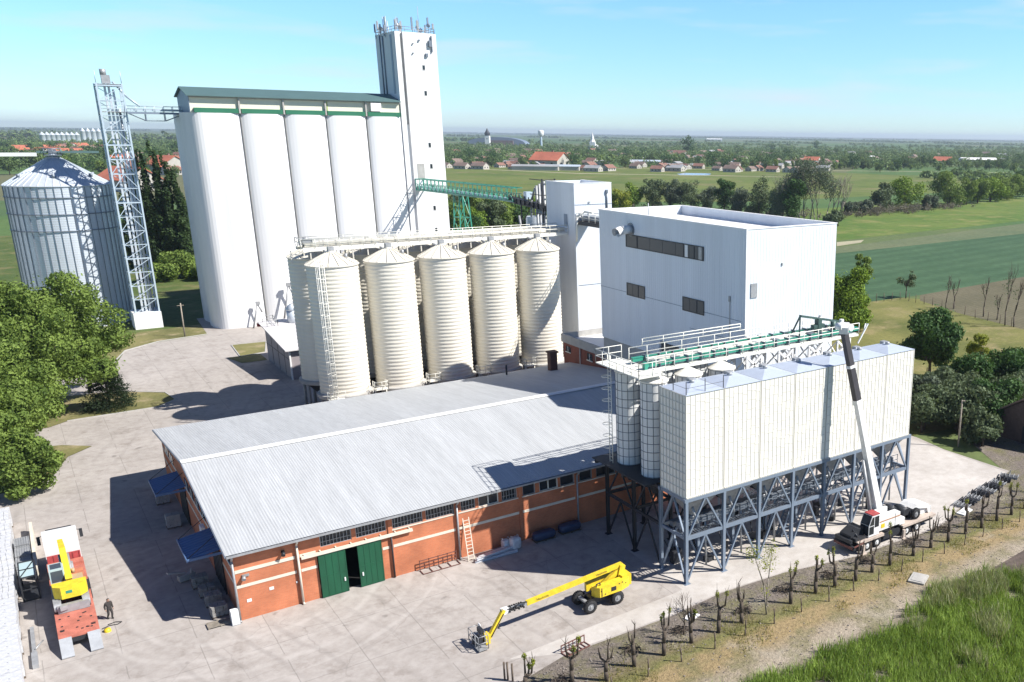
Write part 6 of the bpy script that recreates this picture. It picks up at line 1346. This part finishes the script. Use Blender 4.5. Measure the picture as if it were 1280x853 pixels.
b=MB(); blades(b,88000,(18,66,-48,-29),.4,1.25,.026,lambda x,y:y<ey(x)+wn(x,y)*1.0+wn(x*4,y*4)*.9 and wn(x*1.3+9,y*1.3)>-.42); tag(b.build('reeds',leafmat('reed_green',(.115,.215,.03),(.25,.34,.075),.45)),kind='stuff')
b=MB(); blades(b,26000,(40,68,-46,-29.5),.8,1.75,.026,lambda x,y:y<ey(x)+wn(x,y)*1.2-.3 and wn(x*.6+4,y*.6)>(.02 if x<47 else -.25)); tag(b.build('grey_reeds',leafmat('reed_olive',(.15,.18,.07),(.33,.33,.19),.4)),kind='stuff')
b=MB(); blades(b,26000,(10,80,-27.5,-20.5),.08,.24,.022,lambda x,y:(wn(x*.8,y*.8)>.02 and y<-22.6)); tag(b.build('verge_grass',leafmat('verge_grass',(.14,.15,.04),(.27,.25,.09),.5)),kind='stuff')
b=MB()
for _ in range(2600):
    x=random.uniform(12,78); y=random.uniform(-31,-19.9) if random.random()<.4 else random.uniform(-23.4,-20.2)
    if y>-20.9 and x>44 and x<62: continue
    r=random.uniform(.02,.06); n=len(b.v); b.obox((x,y,r*.4),(r*2,r*1.5,r*1.1),random.uniform(0,3),random.uniform(-.4,.4))
tag(b.build('rubble',mat('verge_stone',(.24,.21,.185),.9,var=.3,vscale=1)),kind='stuff')
# ================================================================== VILLAGE
random.seed(77)
def house(roofm,label,w=9,d=13,h=3.2,rh=3.0):
    t=thing('village_house',(0,0,0),label,'house','village houses'); b=MB(); b.extr([(-w/2,0),(w/2,0),(w/2,h),(0,h+rh-.2),(-w/2,h)],'y',-d/2,d/2); wl=b
    b=MB()
    for s in (-1,1):
        for y in (-d*.3,0,d*.3): b.box(s*w/2-.04,s*w/2+.04,y-.6,y+.6,1.1,2.4)
        for x in (-w*.22,w*.22): b.box(x-.6,x+.6,s*d/2-.04,s*d/2+.04,1.1,2.4)
    wl.build('wall',housewall,t,[(b,glass)])
    b=MB(); b.extr([(-w/2-.5,h-.3),(0,h+rh),(w/2+.5,h-.3),(w/2+.5,h-.05),(0,h+rh+.28),(-w/2-.5,h-.05)],'y',-d/2-.5,d/2+.5); ro=b.build('roof',roofm,t); b=MB(); b.box(w*.12,w*.12+.7,-1,-.3,h+rh*.4,h+rh+.9); b.build('chimney',rooftile2,ro); return t
HP=[house(rooftile,'x'),house(rooftile2,'x',10,15,3.4,3.2),house(roofgrey,'x',11,16,3.5,2.4),house(mat('bright_red_roof',(.45,.14,.08),.85,var=.15,vscale=.2),'x',12,16,3.5,3.6)]
RN=['red-brown','brown','grey','bright red']
def zone(a,c):
    if a<235: return 'behind the poplars left of the grain elevator' if a>140 else 'behind the big steel silo at the left edge'
    d='nearest the pasture' if c>203 else ('in mid-village' if c>192 else 'far in the village')
    if a<640: return d+', left of the water tower'
    if a<735: return d+', between the water tower and the church spire'
    if a<860: return d+', just right of the church spire'
    if a<1040: return d+', above the mill roof'
    return d+', towards the right picture edge'
usedp=[False]*4; occ=[]
def put_house(i,a,c,rz=None,sc=1.0,lab=None):
    p=G(a,c); l=lab or ('%s roofed house %s'%(RN[i],zone(a,c))); rz=random.choice((.45,.45+PI/2))+random.uniform(-.2,.2) if rz is None else rz
    if not usedp[i]: o=HP[i]; o.location=p; o.rotation_euler=(0,0,rz); o['label']=l; usedp[i]=True; o.scale=(sc,sc,sc)
    else: o=dup(HP[i],p,l,rz,sc)
    o['group']='village houses %s'%zone(a,c); occ.append((p.x,p.y)); return o
for _ in range(250):
    a=random.uniform(556,1278); c=random.uniform(206,214) if _%5<2 else random.uniform(190,206); c+=(a-640)*.006
    if 1040<a and c>205: continue
    if 1050<a and random.random()<.3: continue
    put_house(random.choice((0,0,1,1,2)),a,c,sc=random.uniform(.7,1.05)*(1.0 if c>195 else 1.2))
for _ in range(42):
    a=random.uniform(5,232); c=random.triangular(186,222,202) if a>140 else random.uniform(187,199); put_house(random.choice((0,0,3,1,0)),a,c,sc=random.uniform(1.0,1.5))
put_house(3,688,209,.5,2.2,'large bright red hipped roof house at the village edge above the shaft tower')
put_house(3,1015,205,.5,1.3,'small bright red roofed house just above the tall grey tree')
put_house(0,850,196,.5,1.6,'wide red-brown house below the round dark tree right of the church spire')
put_house(3,1178,206,.5,1.5,'red roofed house near the pond at the right side of the village')
put_house(3,208,215,.4,1.9,'big red roofed house half hidden behind the poplars'); put_house(3,163,238,.4,1.9,'red roofed house seen through the lattice tower')
def hall(name,px_,py_,w,d,h,roofm,wallm,label,cat,rz=.5):
    p=G(px_,py_); t=thing(name,(0,0,0),label,cat); b=MB(); b.box(-w/2,w/2,-d/2,d/2,0,h); b.build('wall',wallm,t); b=MB(); b.extr([(-d/2-.5,h),(d/2+.5,h),(0,h+d*.14)],'x',-w/2-.6,w/2+.6); b.build('roof',roofm,t); t.location=p; t.rotation_euler=(0,0,rz); occ.append((p.x,p.y)); return t
VA=-.66
hall('long_barn',670,213,46,12,4,roofgrey,housewall,'long grey roofed open barn at the village edge, left part','barn',VA); hall('long_barn',700,213,40,12,4,mat('pale_blue_roof',(.45,.52,.6),.5),housewall,'long pale blue roofed barn at the village edge, right part','barn',VA)
hall('long_barn',802,206,46,13,4,MATS['pale_blue_roof'],housewall,'pale blue roofed barn right of the village trees above the pond','barn',VA); hall('white_hall',1222,205,52,22,6,white,housewall,'wide white roofed hall in the trees at the right side of the village','hall',VA)
hall('white_hall',893,176.5,90,30,10,white,white,'white farm hall far out on the plain above the mill','hall',VA); hall('white_hall',1090,199,26,12,4,white,housewall,'small white roofed shed among village trees right of the tall grey tree','hall',VA)
# water tower, church, arched hall, far silos
p=G(677,187); wt=thing('water_tower',(0,0,0),'white water tower on a slim blue shaft beyond the village','water tower'); b=MB(); b.lathe([(2.6,0),(2.0,28)],0,0,16); b.build('shaft',MATS['pale_blue_steel'],wt); b=MB(); b.lathe([(2.2,27),(6.2,31),(6.2,39),(5.0,41),(0,41.5)],0,0,20); b.build('tank',white,wt); wt.location=p
p=G(741,187.5); ch=thing('village_church',(0,0,0),'white village church with a pointed spire in the middle of the trees','church'); b=MB(); b.box(-5,5,-5,5,0,20); b.build('tower',white,ch); b=MB(); b.lathe([(5.4,20),(3.0,27),(2.6,31),(0,46)],0,0,8,smooth=False); b.build('spire',whitewash,ch); b=MB(); b.extr([(-9,0),(9,0),(9,9),(0,15),(-9,9)],'y',5,34); b.build('nave',white,ch); ch.location=p; ch.rotation_euler=(0,0,VA); ch.scale=(1.25,1.25,.85)
p=G(610,182.5); c2=thing('clock_church',(0,0,0),'white church tower with dark cap beside the arched hall left in the village','church'); b=MB(); b.box(-6,6,-6,6,0,26); b.build('tower',white,c2); b=MB(); b.lathe([(6,26),(8,32),(4,38),(0,46)],0,0,12); b.build('cap',darksteel,c2); b=MB(); b.box(-1.2,1.2,-6.1,-6,17,20); b.build('clock',glass,c2); c2.location=p; c2.rotation_euler=(0,0,VA)
p=G(620,181.5); ah=thing('arched_hall',(0,0,0),'wide hall with curved blue-grey roof left of the water tower','hall'); b=MB(); pr_=[(-85*math.cos(PI*i/16),22*math.sin(PI*i/16)**.8) for i in range(17)]; b.extr([(a,z) for a,z in pr_],'y',0,60); b.build('roof',steelgrey,ah); b=MB(); b.box(-20,50,-6,-.1,0,13); b.build('front',rooftile2,ah); ah.location=p; ah.rotation_euler=(0,0,VA)
fs=None
for k in range(13):
    a=55+k*6.2 if k<8 else 99+(k-7)*6.6; p=G(a,181.5 if k<8 else 178)
    if fs is None:
        fs=thing('distant_silo',(0,0,0),'x','silo','distant silos on the plain'); b=MB(); b.lathe([(9,0),(9,17),(9.3,17)],0,0,20); b.build('body',galv,fs); b=MB(); b.lathe([(9.3,17),(1,22),(0,22.3)],0,0,20); b.build('roof',galv,fs); fs.location=p; o=fs
    else: o=dup(fs,p)
    o['label']='%s from the left of the distant pale silos at left'%ORD[k]; o.scale=(.58,.58,1.15 if k<8 else 1.5)
# village trees: individuals near, stuff beyond
TM=[]
for k in range(4):
    random.seed(200+k); t=thing('village_tree',(0,0,0),'x','tree','village trees'); h=(9,12,8,15)[k]; L=lobeset(9,h*.42,.3,h,h*.17); b=MB(); b.path([(0,0,0),(0,0,h*.6)],.3,6,.1); b.build('trunk',bark,t); b=MB(); leaves(b,L,620,.62,.45); b.build('crown',[lf_far,lf_far,lf_a,lf_c][k],t); TM.append(t)
tu_=[False]*4; random.seed(303); NT=[0]
def hides(p):                       # gardens keep the view onto the house fronts open
    v=Vector((p.x-CAM.x,p.y-CAM.y)).normalized()
    for x,y in occ:
        dx,dy=x-p.x,y-p.y; al=dx*v.x+dy*v.y; la=abs(dx*v.y-dy*v.x)
        if -8<al<48 and la<8.5: return True
    return False
def put_tree(a,c,sc,i=None,lab=None):
    p=G(a,c)
    if hides(p) or NT[0]>285: return
    NT[0]+=1
    i=random.randrange(4) if i is None else i; l=lab or ('village tree '+zone(a,c)); s=(sc*random.uniform(.9,1.25),)*2+(sc*random.uniform(.85,1.15),)
    if not tu_[i]: o=TM[i]; o.location=p; o.scale=s; tu_[i]=True
    else: o=dup(TM[i],p,l,random.uniform(0,6),s)
    o['label']=l; o['group']='village trees '+zone(a,c)
put_tree(860,194,2.3,3,'large round dark tree standing out above the houses right of the church spire')
put_tree(1020,188,1.7,3,'tall dark tree standing out above the village left of the tall grey tree'); put_tree(966,190,1.5,3,'dark pointed tree above the right end of the mill roof')
n=0
while n<330:
    a=random.uniform(553,1282); c=random.triangular(186,214,208)+(a-640)*.006; put_tree(a,c,random.uniform(.7,1.3)); n+=1
n=0
while n<60:
    a=random.uniform(0,232); c=random.uniform(190,232) if a>140 else random.uniform(188,222); put_tree(a,c,random.uniform(.9,1.6)); n+=1
random.seed(404); b=MB()
for _ in range(5200):
    if random.random()<.78: a=random.uniform(548,1290); c=random.triangular(181,210,193)+(a-640)*.006
    else: a=random.uniform(-10,232); c=random.triangular(176,215,186)
    p=G(a,c); 
    if hides(p): continue
    s=random.uniform(6,11)*(1 if c>188 else 1.3); leaves(b,[((p.x,p.y,s*.45),(s*.62,s*.62,s*.5)),((p.x+s*.4,p.y,s*.35),(s*.45,s*.45,s*.38))],46,s*.16,.6)
tag(b.build('village_greenery',lf_far),kind='stuff')
# far shelter belts on the plain
b=MB(); random.seed(505)
def belt(a0,a1,c0,c1,h,dens=1.0):
    p0,p1=G(a0,c0),G(a1,c1); L=(p1-p0).length; n=int(L/(h*.8)*dens)
    for k in range(n):
        if wn(k*.11+a0,c0)<-.25: continue
        p=p0.lerp(p1,k/n); hh=h*random.uniform(.6,1.2); leaves(b,[((p.x+random.uniform(-h,h),p.y+random.uniform(-h,h),hh*.42),(h*.8,h*.8,hh*.55))],14,h*.36,.5)
belt(-5,60,171.5,172.5,22,1.6); belt(-5,230,176.5,178,14); belt(-5,240,166.5,168,16); belt(-5,240,162.5,164.2,18)
belt(160,232,174,175,20,1.6); belt(550,760,170.5,173.5,16,1.5); belt(548,650,176,177.5,16,1.4); belt(620,900,179,183,12); belt(550,1290,166.7,180.5,14); belt(760,1290,173.5,187,10,.8); belt(840,1290,171.4,182.8,13,.9); belt(548,1290,165.3,177.8,15); belt(700,1000,176.5,182.5,9,.7)
belt(1110,1290,212,227,7,1.3); belt(1150,1290,222,231,6,1.2)
tag(b.build('shelter_belts',lf_far),kind='stuff')
b=MB()
def scrub(a0,a1,c0,c1,h,n):
    p0,p1=G(a0,c0),G(a1,c1)
    for k in range(n):
        p=p0.lerp(p1,random.random())+Vector((random.gauss(0,5),random.gauss(0,5),0)); s=h*random.uniform(.4,1.1)*(.6+.8*max(0,wn(p.x*.15,p.y*.15)+.4)); leaves(b,[((p.x,p.y,s*.45),(s*.55,s*.55,s*.55))],46,.34,.1)
scrub(750,1010,264,272,4.5,130); scrub(1046,1190,272,259,4.2,170)
tag(b.build('grey_scrub',leafmat('scrub_leaf',(.10,.085,.075),(.17,.155,.12),.1)),kind='stuff')
# ================================================================== AIR, SKY, SUN
hz=MB(); hz.box(-17000,17000,-17000,17000,-1.5,90.0); ho=hz.build('haze',mat('haze_air',(1,1,1))); tag(ho,kind='stuff')
nt=MATS['haze_air'].node_tree; nt.nodes.remove(nt.nodes['Principled BSDF']); pv=nt.nodes.new('ShaderNodeVolumePrincipled'); pv.inputs['Color'].default_value=(.74,.85,1.0,1); pv.inputs['Density'].default_value=HAZE; pv.inputs['Anisotropy'].default_value=.2
nt.links.new(pv.outputs[0],nt.nodes['Material Output'].inputs['Volume'])
w=bpy.data.worlds.new('World'); scene.world=w; w.use_nodes=True; nt=w.node_tree; bg=nt.nodes['Background']; sky=nt.nodes.new('ShaderNodeTexSky'); sky.sky_type='NISHITA'; sky.sun_disc=False
EL,AZ=R(44),(0.695,-0.719)
sky.sun_elevation=EL; sky.sun_rotation=math.atan2(AZ[0],AZ[1]); sky.altitude=50; sky.air_density=SKYA; sky.dust_density=SKYD; sky.ozone_density=SKYO
tn=nt.nodes.new('ShaderNodeVectorMath'); tn.operation='MULTIPLY'; nt.links.new(sky.outputs[0],tn.inputs[0]); 
tc=nt.nodes.new('ShaderNodeTexCoord'); sx=nt.nodes.new('ShaderNodeSeparateXYZ'); nt.links.new(tc.outputs['Generated'],sx.inputs[0])
sr=nt.nodes.new('ShaderNodeValToRGB'); e=sr.color_ramp.elements; e.new(.13); e.new(.3)
for q,(p_,c_) in enumerate(SKYRAMP): e[q].position=p_; e[q].color=c_+(1,)
nt.links.new(sx.outputs[2],sr.inputs['Fac'])
sc_=nt.nodes.new('ShaderNodeVectorMath'); sc_.operation='SCALE'; sc_.inputs['Scale'].default_value=2.0; nt.links.new(sr.outputs['Color'],sc_.inputs[0]); nt.links.new(sc_.outputs[0],tn.inputs[1])
mp=nt.nodes.new('ShaderNodeMapping'); mp.inputs['Scale'].default_value=(5,5,38); nt.links.new(tc.outputs['Generated'],mp.inputs['Vector']); cn=nt.nodes.new('ShaderNodeTexNoise'); cn.inputs['Scale'].default_value=1.0; cn.inputs['Detail'].default_value=7; nt.links.new(mp.outputs['Vector'],cn.inputs['Vector'])
cr_=nt.nodes.new('ShaderNodeMapRange'); cr_.inputs['From Min'].default_value=.52; cr_.inputs['From Max'].default_value=.8; cr_.inputs['To Max'].default_value=.8; nt.links.new(cn.outputs['Fac'],cr_.inputs['Value'])
cm=nt.nodes.new('ShaderNodeMix'); cm.data_type='RGBA'; nt.links.new(cr_.outputs['Result'],cm.inputs[0]); nt.links.new(tn.outputs[0],cm.inputs[6]); cm.inputs[7].default_value=(5.6,6.6,7.3,1)
nt.links.new(cm.outputs[2],bg.inputs['Color']); bg.inputs['Strength'].default_value=SKYS
sl=bpy.data.lights.new('sun','SUN'); sl.energy=SUN; sl.angle=R(.5); sl.color=(1,.955,.89); so=bpy.data.objects.new('sun',sl); COL.objects.link(so)
dv=Vector((-AZ[0]*math.cos(EL),-AZ[1]*math.cos(EL),-math.sin(EL))); so.rotation_euler=dv.to_track_quat('-Z','Y').to_euler(); so.location=(60,-60,90)
vs=scene.view_settings; scene.display_settings.display_device='sRGB'; vs.view_transform='Standard'; vs.look='None'; vs.exposure=EXPO; vs.gamma=1; vs.use_curve_mapping=False
scene.render.resolution_x=1024; scene.render.resolution_y=682
scene.cycles.max_bounces=6; scene.cycles.diffuse_bounces=2; scene.cycles.volume_bounces=0; scene.cycles.transparent_max_bounces=8
